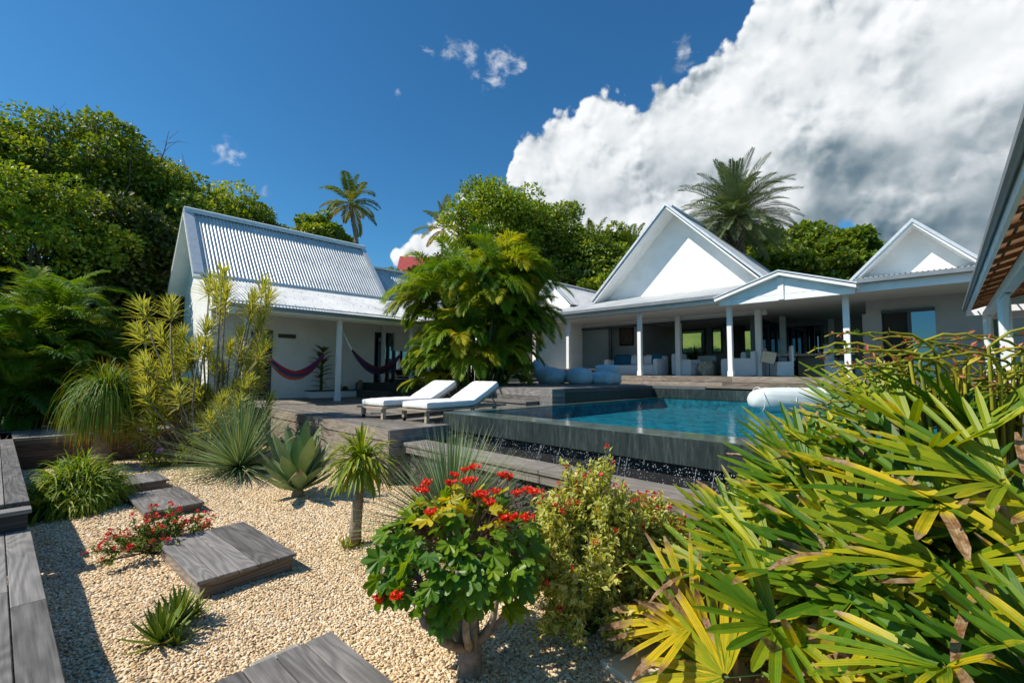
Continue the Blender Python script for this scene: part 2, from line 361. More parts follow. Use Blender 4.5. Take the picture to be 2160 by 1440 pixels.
def mk_ground():
    m, nt, p, o = newmat('grass_and_soil')
    c_ = obj_co(nt); n = noise(nt, c_, .5, 6, .7); n2 = noise(nt, c_, 9, 5, .7)
    c = ramp(nt, mth(nt, 'ADD', mth(nt, 'MULTIPLY', n, .5), mth(nt, 'MULTIPLY', n2, .5)), [(.3, (.03, .05, .012)), (.5, (.10, .17, .02)), (.7, (.20, .24, .05))])
    nt.links.new(c, p.inputs['Base Color']); p.inputs['Roughness'].default_value = .9; bump(nt, p, n2, .8, .1)
    return m
MT['ground'] = mk_ground()
def mk_hammock(name, cols):
    m, nt, p, o = newmat(name)
    a = attr(nt, 'C'); s = N(nt, 'ShaderNodeSeparateColor'); nt.links.new(a.outputs['Color'], s.inputs[0])
    st = [(i/len(cols), c) for i, c in enumerate(cols)]
    c = ramp(nt, s.outputs[1], st, 'CONSTANT')
    nt.links.new(c, p.inputs['Base Color']); p.inputs['Roughness'].default_value = .9
    bump(nt, p, noise(nt, obj_co(nt), 70, 3), .5, .01)
    return m
MT['ham1'] = mk_hammock('striped_hammock_cloth', [(.30, .02, .03), (.02, .03, .10), (.02, .06, .20), (.35, .03, .05), (.35, .12, .02), (.02, .02, .06), (.25, .02, .10), (.03, .10, .22), (.30, .02, .02), (.02, .02, .05), (.10, .03, .16), (.3, .03, .04)])
MT['ham2'] = mk_hammock('purple_hammock_cloth', [(.10, .015, .04), (.02, .02, .06), (.03, .04, .10), (.16, .02, .06), (.02, .02, .04), (.12, .03, .10), (.02, .03, .08), (.14, .02, .03)])
# foliage
G = lambda *a: list(zip(np.linspace(0, 1, len(a)), a))
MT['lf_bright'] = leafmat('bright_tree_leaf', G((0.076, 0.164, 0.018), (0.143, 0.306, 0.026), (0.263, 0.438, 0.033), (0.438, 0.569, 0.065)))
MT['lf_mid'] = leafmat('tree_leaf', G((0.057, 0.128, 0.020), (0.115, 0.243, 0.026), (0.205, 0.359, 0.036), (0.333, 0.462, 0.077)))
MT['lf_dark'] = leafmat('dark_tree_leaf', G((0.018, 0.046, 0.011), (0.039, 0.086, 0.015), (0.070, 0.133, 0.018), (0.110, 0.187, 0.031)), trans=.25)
MT['lf_sea'] = leafmat('broad_glossy_leaf', G((0.058, 0.134, 0.023), (0.106, 0.230, 0.029), (0.192, 0.346, 0.035), (0.326, 0.422, 0.058)), rough=.35)
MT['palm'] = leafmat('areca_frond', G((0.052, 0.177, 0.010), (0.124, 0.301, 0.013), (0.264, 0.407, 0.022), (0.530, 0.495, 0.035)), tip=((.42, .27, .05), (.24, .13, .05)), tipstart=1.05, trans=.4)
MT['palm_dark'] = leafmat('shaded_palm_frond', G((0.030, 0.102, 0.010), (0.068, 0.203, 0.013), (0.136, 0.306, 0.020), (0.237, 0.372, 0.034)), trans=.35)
MT['coco'] = leafmat('coconut_frond', G((0.048, 0.112, 0.019), (0.096, 0.192, 0.029), (0.224, 0.256, 0.040), (0.480, 0.320, 0.048)))
MT['date'] = leafmat('date_palm_frond', G((.07, .11, .05), (.12, .17, .075), (.18, .23, .10), (.22, .25, .12)), trans=.18, warm=False)
MT['dracaena'] = leafmat('striped_dracaena_leaf', G((0.081, 0.162, 0.017), (0.130, 0.226, 0.024), (0.194, 0.292, 0.032), (0.275, 0.292, 0.040)), edge=((.66, .66, .20), .45), trans=.35)
MT['ponytail'] = leafmat('ponytail_leaf', G((0.053, 0.165, 0.015), (0.090, 0.240, 0.018), (0.150, 0.300, 0.030), (0.210, 0.330, 0.045)), tip=((.50, .28, .03), (.34, .17, .05)), tipstart=.82, trans=.35)
MT['lily'] = leafmat('strap_leaf', G((0.062, 0.185, 0.012), (0.123, 0.293, 0.015), (0.200, 0.400, 0.031), (0.339, 0.462, 0.046)), trans=.35, edge=((.34, .36, .06), .8))
MT['yucca'] = leafmat('grey_green_blade', G((0.095, 0.176, 0.095), (0.162, 0.257, 0.135), (0.243, 0.338, 0.176), (0.351, 0.392, 0.189)), tip=((.30, .24, .12), (.22, .16, .08)), tipstart=1.12, trans=.15, warm=False)
MT['agave'] = leafmat('agave_leaf', G((0.072, 0.144, 0.054), (0.120, 0.204, 0.084), (0.180, 0.276, 0.120), (0.264, 0.336, 0.144)), tip=((.14, .07, .045), (.22, .13, .09)), tipstart=1.0, trans=.08, edge=((.13, .09, .05), .95), warm=False)
MT['pachy'] = leafmat('trunk_plant_leaf', G((0.081, 0.189, 0.016), (0.135, 0.270, 0.020), (0.230, 0.365, 0.027), (0.324, 0.432, 0.041)), trans=.35)
MT['aloe'] = leafmat('aloe_leaf', G((0.039, 0.130, 0.013), (0.078, 0.195, 0.018), (0.130, 0.260, 0.026), (0.208, 0.312, 0.039)), trans=.1, edge=((.34, .38, .08), .8))
MT['jatropha'] = leafmat('lobed_leaf', G((0.034, 0.135, 0.011), (0.068, 0.216, 0.013), (0.162, 0.338, 0.016), (0.446, 0.486, 0.020)), trans=.4, rough=.4)
MT['varieg'] = leafmat('variegated_leaf', G((.16, .30, .04), (.30, .46, .07), (.44, .58, .14), (.60, .64, .26)), trans=.4, edge=((.80, .80, .46), .58))
MT['rhapis'] = leafmat('fan_palm_leaf', ribs=.16, stops=G((0.024, 0.111, 0.007), (0.073, 0.220, 0.009), (0.248, 0.386, 0.011), (0.551, 0.532, 0.013)), tip=((.20, .09, .035), (.42, .30, .18)), avar=(.66, .47, .012), tipstart=.86, trans=.33, edge=((1, 1, 1), .5))
MT['thorn'] = leafmat('small_green_leaf', G((0.042, 0.126, 0.014), (0.084, 0.210, 0.017), (0.182, 0.308, 0.028)), trans=.3)
MT['zig'] = leafmat('zigzag_stem', G((0.120, 0.192, 0.014), (0.216, 0.288, 0.018), (0.312, 0.360, 0.024)), trans=.05)
MT['pink'] = leafmat('pink_bract', G((.42, .10, .06), (.55, .16, .10), (.38, .20, .06)), trans=.3)
MT['red'] = leafmat('red_petal', G((.55, .015, .01), (.75, .03, .012), (.85, .09, .012)), trans=.25)
MT['crimson'] = leafmat('crimson_petal', G((.40, .01, .02), (.58, .02, .03), (.70, .05, .05)), trans=.25)
MT['violet'] = leafmat('violet_petal', G((.10, .05, .45), (.16, .08, .60)), trans=.3)
MT['greenstem'] = plain('green_stem', (.07, .12, .03), .7, var=.2)
MT['redstem'] = plain('purple_stem', (.14, .05, .05), .7, var=.2)
MT['drystalk'] = plain('dry_sheath', (.26, .20, .12), .9, var=.4, scale=20)

# ------------------------------------------------------------------ mesh tools
UP = np.array([0, 0, 1.0])
def nrm(v):
    v = np.asarray(v, float)
    return v/np.maximum(np.linalg.norm(v, axis=-1, keepdims=True), 1e-9)
class MB:
    def __init__(s): s.V = []; s.F = []; s.C = []; s.B = []; s.n = 0; s.R = None; s.t = None
    def add(s, V, F, C=None, B=None, mi=0):
        V = np.asarray(V, float).reshape(-1, 3)
        if B is None: B = V.copy()
        if s.R is not None: V = V@s.R.T+s.t
        F = F if (isinstance(F, list) and isinstance(F[0], np.ndarray)) else [F]
        for f in F: s.F.append((np.asarray(f, np.int64)+s.n, mi))
        s.V.append(V); s.C.append(np.broadcast_to(np.asarray([0, 0, .5, .5] if C is None else C, float), (len(V), 4)))
        s.B.append(np.asarray(B, float).reshape(-1, 3)); s.n += len(V)
        return s
    def xf(s, loc=(0, 0, 0), rz=0.0, R=None):
        s.R = np.array([[cos(rz), -sin(rz), 0], [sin(rz), cos(rz), 0], [0, 0, 1]]) if R is None else np.asarray(R)
        s.t = np.asarray(loc, float); return s
    def box(s, x0, x1, y0, y1, z0, z1, axis='x', mi=0, rnd=None):
        c = np.array([[x0, y0, z0], [x1, y0, z0], [x1, y1, z0], [x0, y1, z0], [x0, y0, z1], [x1, y0, z1], [x1, y1, z1], [x0, y1, z1]])
        f = [[0, 3, 2, 1], [4, 5, 6, 7], [0, 1, 5, 4], [1, 2, 6, 5], [2, 3, 7, 6], [3, 0, 4, 7]]
        V = c[np.array(f).ravel()]
        r = random.random() if rnd is None else rnd
        o = {'x': (0, 1, 2), 'y': (1, 0, 2), 'z': (2, 0, 1)}[axis]
        B = V[:, o]+np.array([r*37, r*91, r*53])
        return s.add(V, np.arange(24).reshape(6, 4), (0, 0, r, .5), B, mi)
    def prism(s, poly, z0, z1, mi=0, plane='xy', off=None):
        """poly in a plane extruded; plane 'xy' along z, 'yz' along x (z0,z1 = x0,x1), 'xz' along y"""
        p = np.asarray(poly, float); n = len(p)
        def mk(w):
            if plane == 'xy': return np.column_stack([p[:, 0], p[:, 1], np.full(n, w)])
            if plane == 'yz': return np.column_stack([np.full(n, w), p[:, 0], p[:, 1]])
            return np.column_stack([p[:, 0], np.full(n, w), p[:, 1]])
        a, b = mk(z0), mk(z1)
        s.add(np.vstack([a]), np.arange(n)[None, ::-1], mi=mi); s.add(b, np.arange(n)[None, :], mi=mi)
        for i in range(n):
            j = (i+1) % n
            s.add(np.array([a[i], a[j], b[j], b[i]]), np.array([[0, 1, 2, 3]]), mi=mi)
        return s
    def tube(s, pts, rad, n=7, C=(0, 0, .5, .5), mi=0):
        pts = np.asarray(pts, float); rad = np.broadcast_to(np.asarray(rad, float), (len(pts),))
        tan = nrm(np.gradient(pts, axis=0)); ref = np.array([0.31, .17, .93])
        a = nrm(np.cross(tan, ref)); b = np.cross(tan, a)
        th = np.linspace(0, 2*pi, n, endpoint=False)
        V = pts[:, None]+(a[:, None]*np.cos(th)[None, :, None]+b[:, None]*np.sin(th)[None, :, None])*rad[:, None, None]
        K = len(pts); i = np.arange(K-1)[:, None]*n; j = np.arange(n)[None]; k = (j+1) % n
        F = np.stack([i+j, i+k, i+n+k, i+n+j], -1).reshape(-1, 4)
        s.add(V.reshape(-1, 3), [F, np.arange(n)[None, ::-1], (np.arange(n)+(K-1)*n)[None]], C, mi=mi)
        return s
    def inst(s, TV, TF, M, P, C, mi=0, TC=None):
        """template instanced: M (N,3,3) rows=axes scaled, P (N,3), C (N,2) = (random, alpha)"""
        TV = np.asarray(TV, float); n = len(TV); Nn = len(P)
        V = np.einsum('vi,nij->nvj', TV, M)+P[:, None]
        F = (np.asarray(TF)[None]+(np.arange(Nn)*n)[:, None, None]).reshape(-1, len(TF[0]))
        CC = np.zeros((Nn, n, 4)); CC[:, :, 0:2] = (TC if TC is not None else np.zeros((n, 2)))[None]; CC[:, :, 2:] = np.asarray(C)[:, None]
        s.add(V.reshape(-1, 3), F, CC.reshape(-1, 4), mi=mi); return s
    def build(s, name, mats, parent=None, smooth=False, origin=None, bevel=0.0):
        me = bpy.data.meshes.new(name)
        V = np.vstack(s.V); C = np.vstack(s.C); B = np.vstack(s.B)
        if origin is None: origin = np.array([0, 0, 0.0])
        V = V-np.asarray(origin)
        me.vertices.add(len(V)); me.vertices.foreach_set('co', V.ravel())
        tot = np.concatenate([np.full(len(f), f.shape[1]) for f, _ in s.F])
        idx = np.concatenate([f.ravel() for f, _ in s.F]); mi = np.concatenate([np.full(len(f), m) for f, m in s.F])
        me.loops.add(len(idx)); me.loops.foreach_set('vertex_index', idx)
        me.polygons.add(len(tot)); st = np.concatenate([[0], np.cumsum(tot)[:-1]])
        me.polygons.foreach_set('loop_start', st); me.polygons.foreach_set('loop_total', tot)
        me.polygons.foreach_set('material_index', mi); me.polygons.foreach_set('use_smooth', np.full(len(tot), smooth))
        me.update(calc_edges=True)
        a = me.attributes.new('C', 'FLOAT_COLOR', 'POINT'); a.data.foreach_set('color', C.ravel())
        b = me.attributes.new('bc', 'FLOAT_VECTOR', 'POINT'); b.data.foreach_set('vector', B.ravel())
        for m in (mats if isinstance(mats, (list, tuple)) else [mats]): me.materials.append(MT[m])
        o = bpy.data.objects.new(name, me); COL.objects.link(o); o.location = origin
        if parent is not None:
            o.parent = parent; o.location = Vector(origin)-parent.location if parent.rotation_euler.z == 0 else o.location
        if bevel:
            wd = me
            import bmesh
            bm = bmesh.new(); bm.from_mesh(me); bmesh.ops.remove_doubles(bm, verts=bm.verts, dist=1e-5); bm.to_mesh(me); bm.free()
            md = o.modifiers.new('bevel', 'BEVEL'); md.width = bevel; md.segments = 1; md.limit_method = 'ANGLE'
        return o
def thing(name, label, cat, loc=(0, 0, 0), group=None):
    o = bpy.data.objects.new(name, None); COL.objects.link(o); o.location = loc; o.empty_display_size = .1
    return tag(o, label, cat, group)
def tag(o, label, cat, group=None, kind=None):
    if label: o['label'] = label
    if cat: o['category'] = cat
    if group: o['group'] = group
    if kind: o['kind'] = kind
    return o
def struct(o): o['kind'] = 'structure'; return o

PROF = {'lance': lambda t: np.sin(pi*np.clip(t, 0, 1)**.75)**.8*.98+.02, 'sword': lambda t: (1-t)**.6*(.55+.45*np.minimum(t*6, 1)),
        'strap': lambda t: np.minimum(1, .35+t*3.5)*np.where(t > .82, np.sqrt(np.clip((1-t)/.18, .06, 1)), 1.0),
        'needle': lambda t: (1-t)**.8, 'agave': lambda t: np.clip(.62+.75*t-0.1, 0, 1.0)*np.where(t > .62, np.clip((1-t)/.38, 0, 1)**.62, 1.0), 'line': lambda t: np.ones_like(t)}
def blades(mb, P, D, L, W, droop=0.0, S=5, fold=.25, prof='lance', hint=None, rnd=None, al=None, g=None, mi=0, curl=None):
    P = np.asarray(P, float); n = len(P); D = nrm(D)
    L = np.broadcast_to(L, (n,)).astype(float); W = np.broadcast_to(W, (n,)).astype(float); droop = np.broadcast_to(droop, (n,)).astype(float)
    hint = np.broadcast_to(UP if hint is None else hint, (n, 3)); g = -UP if g is None else np.asarray(g)
    side = nrm(np.cross(D, hint)+1e-4); side = np.where(np.linalg.norm(np.cross(D, hint), axis=1, keepdims=True) < .05, nrm(np.cross(D, [.3, .8, .1])), side)
    cen = [P]; dirs = [D]; d = D
    for k in range(S):
        d = nrm(d+g*(droop*(.4+1.2*k/S)/S)[:, None]); cen.append(cen[-1]+d*(L/S)[:, None]); dirs.append(d)
    cen = np.stack(cen, 1); dirs = np.stack(dirs, 1)
    nor = nrm(np.cross(side[:, None], dirs))
    t = np.linspace(0, 1, S+1); w = PROF[prof](t)[None]*W[:, None]
    lft = cen+side[:, None]*w[..., None]; rgt = cen-side[:, None]*w[..., None]; mid = cen-nor*(w*fold)[..., None]
    V = np.stack([lft, mid, rgt], 2).reshape(-1, 3)
    i = (np.arange(n)*(S+1)*3)[:, None, None]+(np.arange(S)*3)[None, :, None]
    F = np.concatenate([np.stack([i+0, i+1, i+4, i+3], -1), np.stack([i+1, i+2, i+5, i+4], -1)], 2).reshape(-1, 4)
    rnd = RNG.random(n) if rnd is None else np.broadcast_to(rnd, (n,)); al = np.full(n, .5) if al is None else np.broadcast_to(al, (n,))
    C = np.zeros((n, S+1, 3, 4)); C[..., 0] = t[None, :, None]; C[..., 1] = np.array([1, 0, 1.])[None, None]; C[..., 2] = rnd[:, None, None]; C[..., 3] = al[:, None, None]
    mb.add(V, F, C.reshape(-1, 4), mi=mi)
    return cen, dirs, side
def frame(ax):
    ax = nrm(ax); a = nrm(np.cross(ax, [.13, .92, .35])); return ax, a, np.cross(ax, a)
def rosette(mb, P, ax, n, L, W, a0, a1, droop=.3, S=4, prof='sword', fold=.3, jit=.12, rb=.0, lvar=.15, al=None, shade=None, mi=0, rnd=None):
    ax, a, b = frame(ax); k = np.arange(n); th = a0+(a1-a0)*((k+.5)/n)**.8+RNG.normal(0, jit, n); ph = k*2.39996+RNG.random()*6
    D = ax*np.cos(th)[:, None]+(a*np.cos(ph)[:, None]+b*np.sin(ph)[:, None])*np.sin(th)[:, None]
    PP = np.asarray(P)+D*rb+ax*(.02*(n-k)/n)[:, None]
    return blades(mb, PP, D, L*(1-lvar*RNG.random(n)), W, droop*(.6+.8*RNG.random(n)), S, fold, prof, hint=ax, al=al if al is None else al+0*k, mi=mi, rnd=rnd)
def fronds(mb, P, D, L, droop, nl=36, ll=.5, lw=.02, K=10, sweep=.55, lift=.35, ldroop=.6, S=3, rnd=None, al=None, bare=.12, mi=0, rmi=0, rw=.012, prof='lance', tippow=1.0):
    """feather leaves: rachis plus leaflets"""
    n = len(P); rnd = RNG.random(n) if rnd is None else rnd
    cen, dirs, side = blades(mb, P, D, L, rw, droop, K, .8, 'needle', rnd=rnd, mi=rmi)
    s = np.linspace(bare, .99, nl); kk = s*K; i0 = np.minimum(kk.astype(int), K-1); fr = (kk-i0)[None, :, None]
    pos = cen[:, i0]*(1-fr)+cen[:, i0+1]*fr; tan = nrm(dirs[:, i0]*(1-fr)+dirs[:, i0+1]*fr)
    sd = np.repeat(side[:, None], nl, 1); nor = nrm(np.cross(sd, tan))
    u = (s-bare)/(1-bare); prof_l = np.clip(np.sin(pi*(u*.86+.10))**.6, .15, 1)
    for sg in (1, -1):
        sp = sweep+.9*u**2
        d = nrm(sd*sg+tan*sp[None, :, None]+nor*lift+RNG.normal(0, .06, pos.shape))
        Lx = (ll*prof_l[None]*(.9+.2*RNG.random((n, nl)))*np.asarray(L)[:, None]/np.mean(L)).ravel()
        blades(mb, pos.reshape(-1, 3), d.reshape(-1, 3), Lx, lw, ldroop*(.7+.6*RNG.random(n*nl)), S, .35, prof, hint=nor.reshape(-1, 3),
               rnd=np.clip(np.repeat(rnd, nl)+RNG.normal(0, .07, n*nl), 0, 1), al=None if al is None else np.repeat(al, nl), mi=mi)
    return cen
LV = np.array([[0, 0, 0], [.5, .34, .07], [1, 0, -.03], [.5, -.34, .07]]); LF = [[0, 1, 2, 3]]; LC = np.array([[0, 0], [.5, 1], [1, 0], [.5, 1]])
def leafcards(mb, P, Dn, Nn, L, rnd, al=None, wid=1.0, mi=0, TV=LV, TF=LF, TC=LC):
    n = len(P); X = nrm(Dn); Z = nrm(Nn-X*np.sum(Nn*X, 1, keepdims=True)); Y = np.cross(Z, X)
    L = np.broadcast_to(L, (n,))[:, None]
    M = np.stack([X*L, Y*L*wid, Z*L], 1)
    mb.inst(TV, TF, M, P, np.column_stack([rnd, np.full(n, .5) if al is None else al]), mi=mi, TC=TC)
def rdir(n, zmin=-1.0):
    z = RNG.uniform(zmin, 1, n); p = RNG.uniform(0, 2*pi, n); r = np.sqrt(1-z*z)
    return np.column_stack([r*np.cos(p), r*np.sin(p), z])
def tree(name, label, base, cen, rad, nc, nl, size, mat, seed, bark='bark', tr=.2, group=None, cat='tree', clr=.3, gap=.0, bare=0):
    global RNG
    RNG = np.random.default_rng(seed)
    base, cen, rad = map(lambda v: np.array(v, float), (base, cen, rad))
    root = thing(name, label, cat, base, group)
    d = rdir(nc, -.75); rr = RNG.uniform(.35, 1, nc)**.6
    cc = cen+d*rad*rr[:, None]; cr = clr*rad.mean()*RNG.uniform(.55, 1.25, nc)
    size *= .84; nl = int(nl*1.35); mb = MB(); per = np.maximum(8, (nl*(cr**2/np.sum(cr**2)))).astype(int)
    ci = np.repeat(np.arange(nc), per); m = len(ci)
    ld = rdir(m, -.55); lp = cc[ci]+ld*np.array([1, 1, .72])*(cr[ci]*RNG.uniform(.45, 1.08, m)**.6)[:, None]
    nn = nrm(ld*.8+np.array([0, 0, .7])+RNG.normal(0, .45, (m, 3))); dd = nrm(ld+RNG.normal(0, .7, (m, 3))-UP*.25)
    crn = RNG.uniform(-.22, .22, nc)
    leafcards(mb, lp, dd, nn, size*RNG.uniform(.6, 1.25, m), np.clip(RNG.normal(.42, .2, m)+crn[ci], 0, 1))
    mb.build('crown', mat, root, origin=base)
    tb = MB(); top = cen-UP*rad[2]*.35; mid = (base+top)/2+RNG.normal(0, .25, 3)*[1, 1, 0]
    tb.tube([base, (base+mid)/2+RNG.normal(0, .1, 3), mid, top], [tr*1.2, tr, tr*.85, tr*.55], 8)
    for i in RNG.choice(nc, min(nc, 16), replace=False):
        st = mid*(1-.7*(s_ := RNG.random()))+top*.7*s_; e = cc[i]; k = (st+e)/2+RNG.normal(0, .3, 3)
        tb.tube([st, st*.6+k*.4, k, k*.5+e*.5+RNG.normal(0, .15, 3), e], [tr*.42, tr*.36, tr*.26, tr*.16, tr*.07], 5)
    for i in range(bare):   # leafless twiggy branches
        a = cc[RNG.integers(nc)]; dr = nrm(rdir(1, .1)[0]+[0, 0, .4]); l = rad.mean()*RNG.uniform(.35, .7)
        p1 = a+dr*l*.5; tb.tube([a, p1, a+dr*l+RNG.normal(0, .2, 3)], [.035, .022, .008], 4)
        for q in range(5):
            d2 = nrm(dr+RNG.normal(0, .5, 3)); st = a+dr*l*RNG.uniform(.3, .9); tb.tube([st, st+d2*l*.25, st+d2*l*.5+RNG.normal(0, .1, 3)], [.014, .010, .005], 3)
    tb.build('trunk', bark, root, True, origin=base)
    return root

# ------------------------------------------------------------------ the ground
def height(x, y):
    """terrain behind the houses rises into a green hill; behind the viewer it falls towards the sea"""
    s = np.maximum(0, (x*.6+y*.8)-23); h = 6.5*(1-np.exp(-(s/22.0)**1.4))
    s2 = np.maximum(0, x-25.5); h = h+np.minimum(3.6, s2*.30)
    b = np.maximum(0, -(x*.7+y*.7)-6); return h-np.minimum(16, b*.25)-.06
def grid(x0, x1, y0, y1, nx, ny, f, xs=None, ys=None):
    xs = np.linspace(x0, x1, nx) if xs is None else xs; ys = np.linspace(y0, y1, ny) if ys is None else ys
    nx, ny = len(xs), len(ys)
    X, Y = np.meshgrid(xs, ys, indexing='ij'); V = np.column_stack([X.ravel(), Y.ravel(), f(X, Y).ravel()])
    i = (np.arange(nx-1)*ny)[:, None]+np.arange(ny-1)[None]
    return V, np.stack([i, i+ny, i+ny+1, i+1], -1).reshape(-1, 4)
ax_ = np.concatenate([-np.geomspace(900, 12, 24), np.linspace(-10, 60, 90), np.geomspace(63, 900, 24)])
mb = MB(); mb.add(*grid(0, 0, 0, 0, 0, 0, height, ax_, ax_)); struct(mb.build('ground', 'ground', smooth=True))
mb = MB(); mb.add([[-2500, -2500, -9], [2500, -2500, -9], [2500, 2500, -9], [-2500, 2500, -9]], [[0, 1, 2, 3]]); struct(mb.build('sea', 'seawater'))
gz = lambda x, y: .018*np.sin(x*2.1+.6)*np.cos(y*1.7)+.012*np.sin(x*5.3+y*3.1)
mb = MB(); mb.add(*grid(-2, 5.0, -2, 13, 90, 160, gz)); struct(mb.build('gravel_bed', 'gravel', smooth=True))
# loose pebbles on the bed (uncountable)
RNG = np.random.default_rng(3)
ICO = np.array([[0, 0, .6], [1, 0, 0], [.31, .95, 0], [-.81, .59, 0], [-.81, -.59, 0], [.31, -.95, 0], [0, 0, -.6]])
ICO[1:6] *= [.9, .7, 1]; ICO = np.vstack([ICO[:1], ICO[1:6]*[.8, .8, 1]+[0, 0, .30], ICO[1:6]+[0, 0, -.08], ICO[6:]])
IF = [[0, i, i % 5+1] for i in range(1, 6)]+[[i, i+5, (i % 5)+6] for i in range(1, 6)]+[[i, (i % 5)+6, i % 5+1] for i in range(1, 6)]
def pebbles(n, x0, x1, y0, y1, s0, s1):
    P = np.column_stack([RNG.uniform(x0, x1, n), RNG.uniform(y0, y1, n), np.zeros(n)])
    P[:, 2] = gz(P[:, 0], P[:, 1])+RNG.uniform(-.001, .008, n)
    q = P-np.array(EYE); z = q@fw; u = 1080+950*(q@CR)/np.maximum(z, .1); v = 720-950*(q@CU)/np.maximum(z, .1)
    P = P[(z > .3) & (u > -120) & (u < 2280) & (v < 1560)]
    n = len(P); s = RNG.uniform(s0, s1, n); a = RNG.uniform(0, 2*pi, n); tl = RNG.normal(0, .35, (n, 2))
    Z = nrm(np.column_stack([tl, np.ones(n)])); X = nrm(np.cross(np.column_stack([-np.sin(a), np.cos(a), np.zeros(n)]), Z)); Y = np.cross(Z, X)
    M = np.stack([X*(s*RNG.uniform(.9, 1.5, n))[:, None], Y*s[:, None], Z*(s*RNG.uniform(.6, .95, n))[:, None]], 1)
    return M, P, np.column_stack([np.clip(RNG.normal(.55, .24, n), 0, 1), np.full(n, .5)])
mb = MB()
for a in ((62000, -.4, 3.6, .8, 4.5, .0075, .0145), (46000, -.4, 3.8, 4.5, 8.5, .011, .018), (16000, -.4, 4, 8.5, 12, .018, .026)):
    M_, P_, C_ = pebbles(*a); mb.inst(ICO, IF, M_, P_, C_)
tag(mb.build('gravel', 'pebble', smooth=True), 'cream and honey coloured pebble gravel covering the garden bed', 'gravel', kind='stuff')

RNG = np.random.default_rng(9); n = 420
P = np.column_stack([RNG.uniform(.1, 3.6, n), RNG.uniform(1, 10.5, n), np.zeros(n)]); P[:150, :2] = np.array([2.2, 1.8])+RNG.normal(0, .55, (150, 2)); P[:, 2] = gz(P[:, 0], P[:, 1])+.02; dn = rdir(n); dn[:, 2] *= .15
mb = MB(); leafcards(mb, P, dn, nrm(UP+RNG.normal(0, .3, (n, 3))), RNG.uniform(.015, .05, n), RNG.random(n), wid=.7)
tag(mb.build('leaf_litter', 'drystalk'), 'scattered dry brown leaf fragments lying on the gravel', 'leaf litter', kind='stuff')

# ------------------------------------------------------------------ decks, walls of the terraces, pool
def deck_boards(mb, x0, x1, y0, y1, z, axis='y', w=.14, th=.03, gap=.005, jl=3.2):
    a0, a1 = (x0, x1) if axis == 'y' else (y0, y1); b0, b1 = (y0, y1) if axis == 'y' else (x0, x1)
    a = a0
    while a < a1-1e-4:
        e = min(a+w-gap, a1); b = b0
        while b < b1-1e-4:
            f = min(b1, b+jl*random.uniform(.6, 1.2))
            if b1-f < .5: f = b1
            if axis == 'y': mb.box(a, e, b, f-.003, z-th, z, 'y')
            else: mb.box(b, f-.003, a, e, z-th, z, 'x')
            b = f
        a += w
def riser(mb, x0, x1, y0, y1, z0, z1, n, axis, gap=.006):
    h = (z1-z0)/n
    for i in range(n): mb.box(x0, x1, y0, y1, z0+i*h+gap, z0+(i+1)*h, axis)
DZ, UZ, HZ, WZ = .85, 1.38, 1.67, 1.05
# lounger deck
mb = MB(); deck_boards(mb, 3.75, 14.2, 6.62, 16.2, DZ, 'y', .145); deck_boards(mb, 3.75, 4.86, 6.30, 6.615, DZ, 'y', .145); struct(mb.build('lounger_deck', 'deckwood'))
mb = MB(); riser(mb, 3.71, 3.745, 6.3, 11.6, .02, DZ-.035, 5, 'y'); mb.box(3.69, 3.745, 6.28, 11.6, DZ-.17, DZ-.004, 'y'); struct(mb.build('deck_front_fascia', 'brownwood'))
mb = MB(); mb.box(3.7, 4.86, 6.255, 6.295, DZ-.26, DZ-.002, 'x'); riser(mb, 3.7, 4.1, 6.26, 6.295, .02, DZ-.27, 4, 'x'); struct(mb.build('deck_end_fascia', 'wood'))
mb = MB(); mb.box(3.85, 14.2, 6.7, 16.2, -.1, DZ-.05); struct(mb.build('deck_base', 'black'))
# back walkway, lower
mb = MB(); deck_boards(mb, -4.4, 3.70, 11.75, 13.6, .55, 'y', .14); struct(mb.build('back_walkway', 'deckwood'))
mb = MB(); riser(mb, -4, 3.70, 11.70, 11.745, .0, .52, 5, 'x'); struct(mb.build('back_walkway_fascia', 'darkwood'))
mb = MB(); deck_boards(mb, -2.0, -.5, 3, 5, .05, 'y'); 
# left boardwalk on two levels (turned 3.4 degrees like the step pads)
RZ = .058
mb = MB(); mb.xf((-.05, 5.76, 0), RZ)
for x0, x1 in ((-.15, 0), (-.36, -.156), (-.52, -.366), (-.70, -.526), (-.90, -.706), (-1.1, -.906), (-1.3, -1.106)):
    y = 5.98
    for L in (2.4, 2.2, 2.6): mb.box(x0, x1, y-5.76+.155, y-5.76+L, .515, .55, 'y'); y += L-.145
mb.box(-1.3, 0.0, 0.0, .155, .515, .55, 'x')
o = mb.build('raised_boardwalk', 'wood', bevel=.004); struct(o)
mb = MB(); mb.xf((-.05, 5.76, 0), RZ); mb.box(-1.3, -.02, .02, .05, .36, .513, 'x'); riser(mb, -.05, -.02, .05, 6.0, 0.0, .513, 3, 'y'); struct(mb.build('raised_boardwalk_fascia', 'darkwood'))
mb = MB(); mb.xf((-.05, 5.76, 0), RZ)
for x0, x1 in ((-.145, .0), (-.215, -.151), (-.37, -.221), (-.55, -.376), (-.75, -.556), (-.95, -.756)):
    y = .0
    for L in (1.6, 2.1, 1.9, 2.0): 
        LL = L*random.uniform(.8, 1.2); mb.box(x0, x1, y-LL+.004, y, .345, .38, 'y'); y -= LL
struct(mb.build('lower_boardwalk', 'wood', bevel=.004))
mb = MB(); mb.xf((-.05, 5.76, 0), RZ); riser(mb, -.05, -.02, -6.5, .0, -.02, .34, 2, 'y'); struct(mb.build('lower_boardwalk_fascia', 'darkwood'))

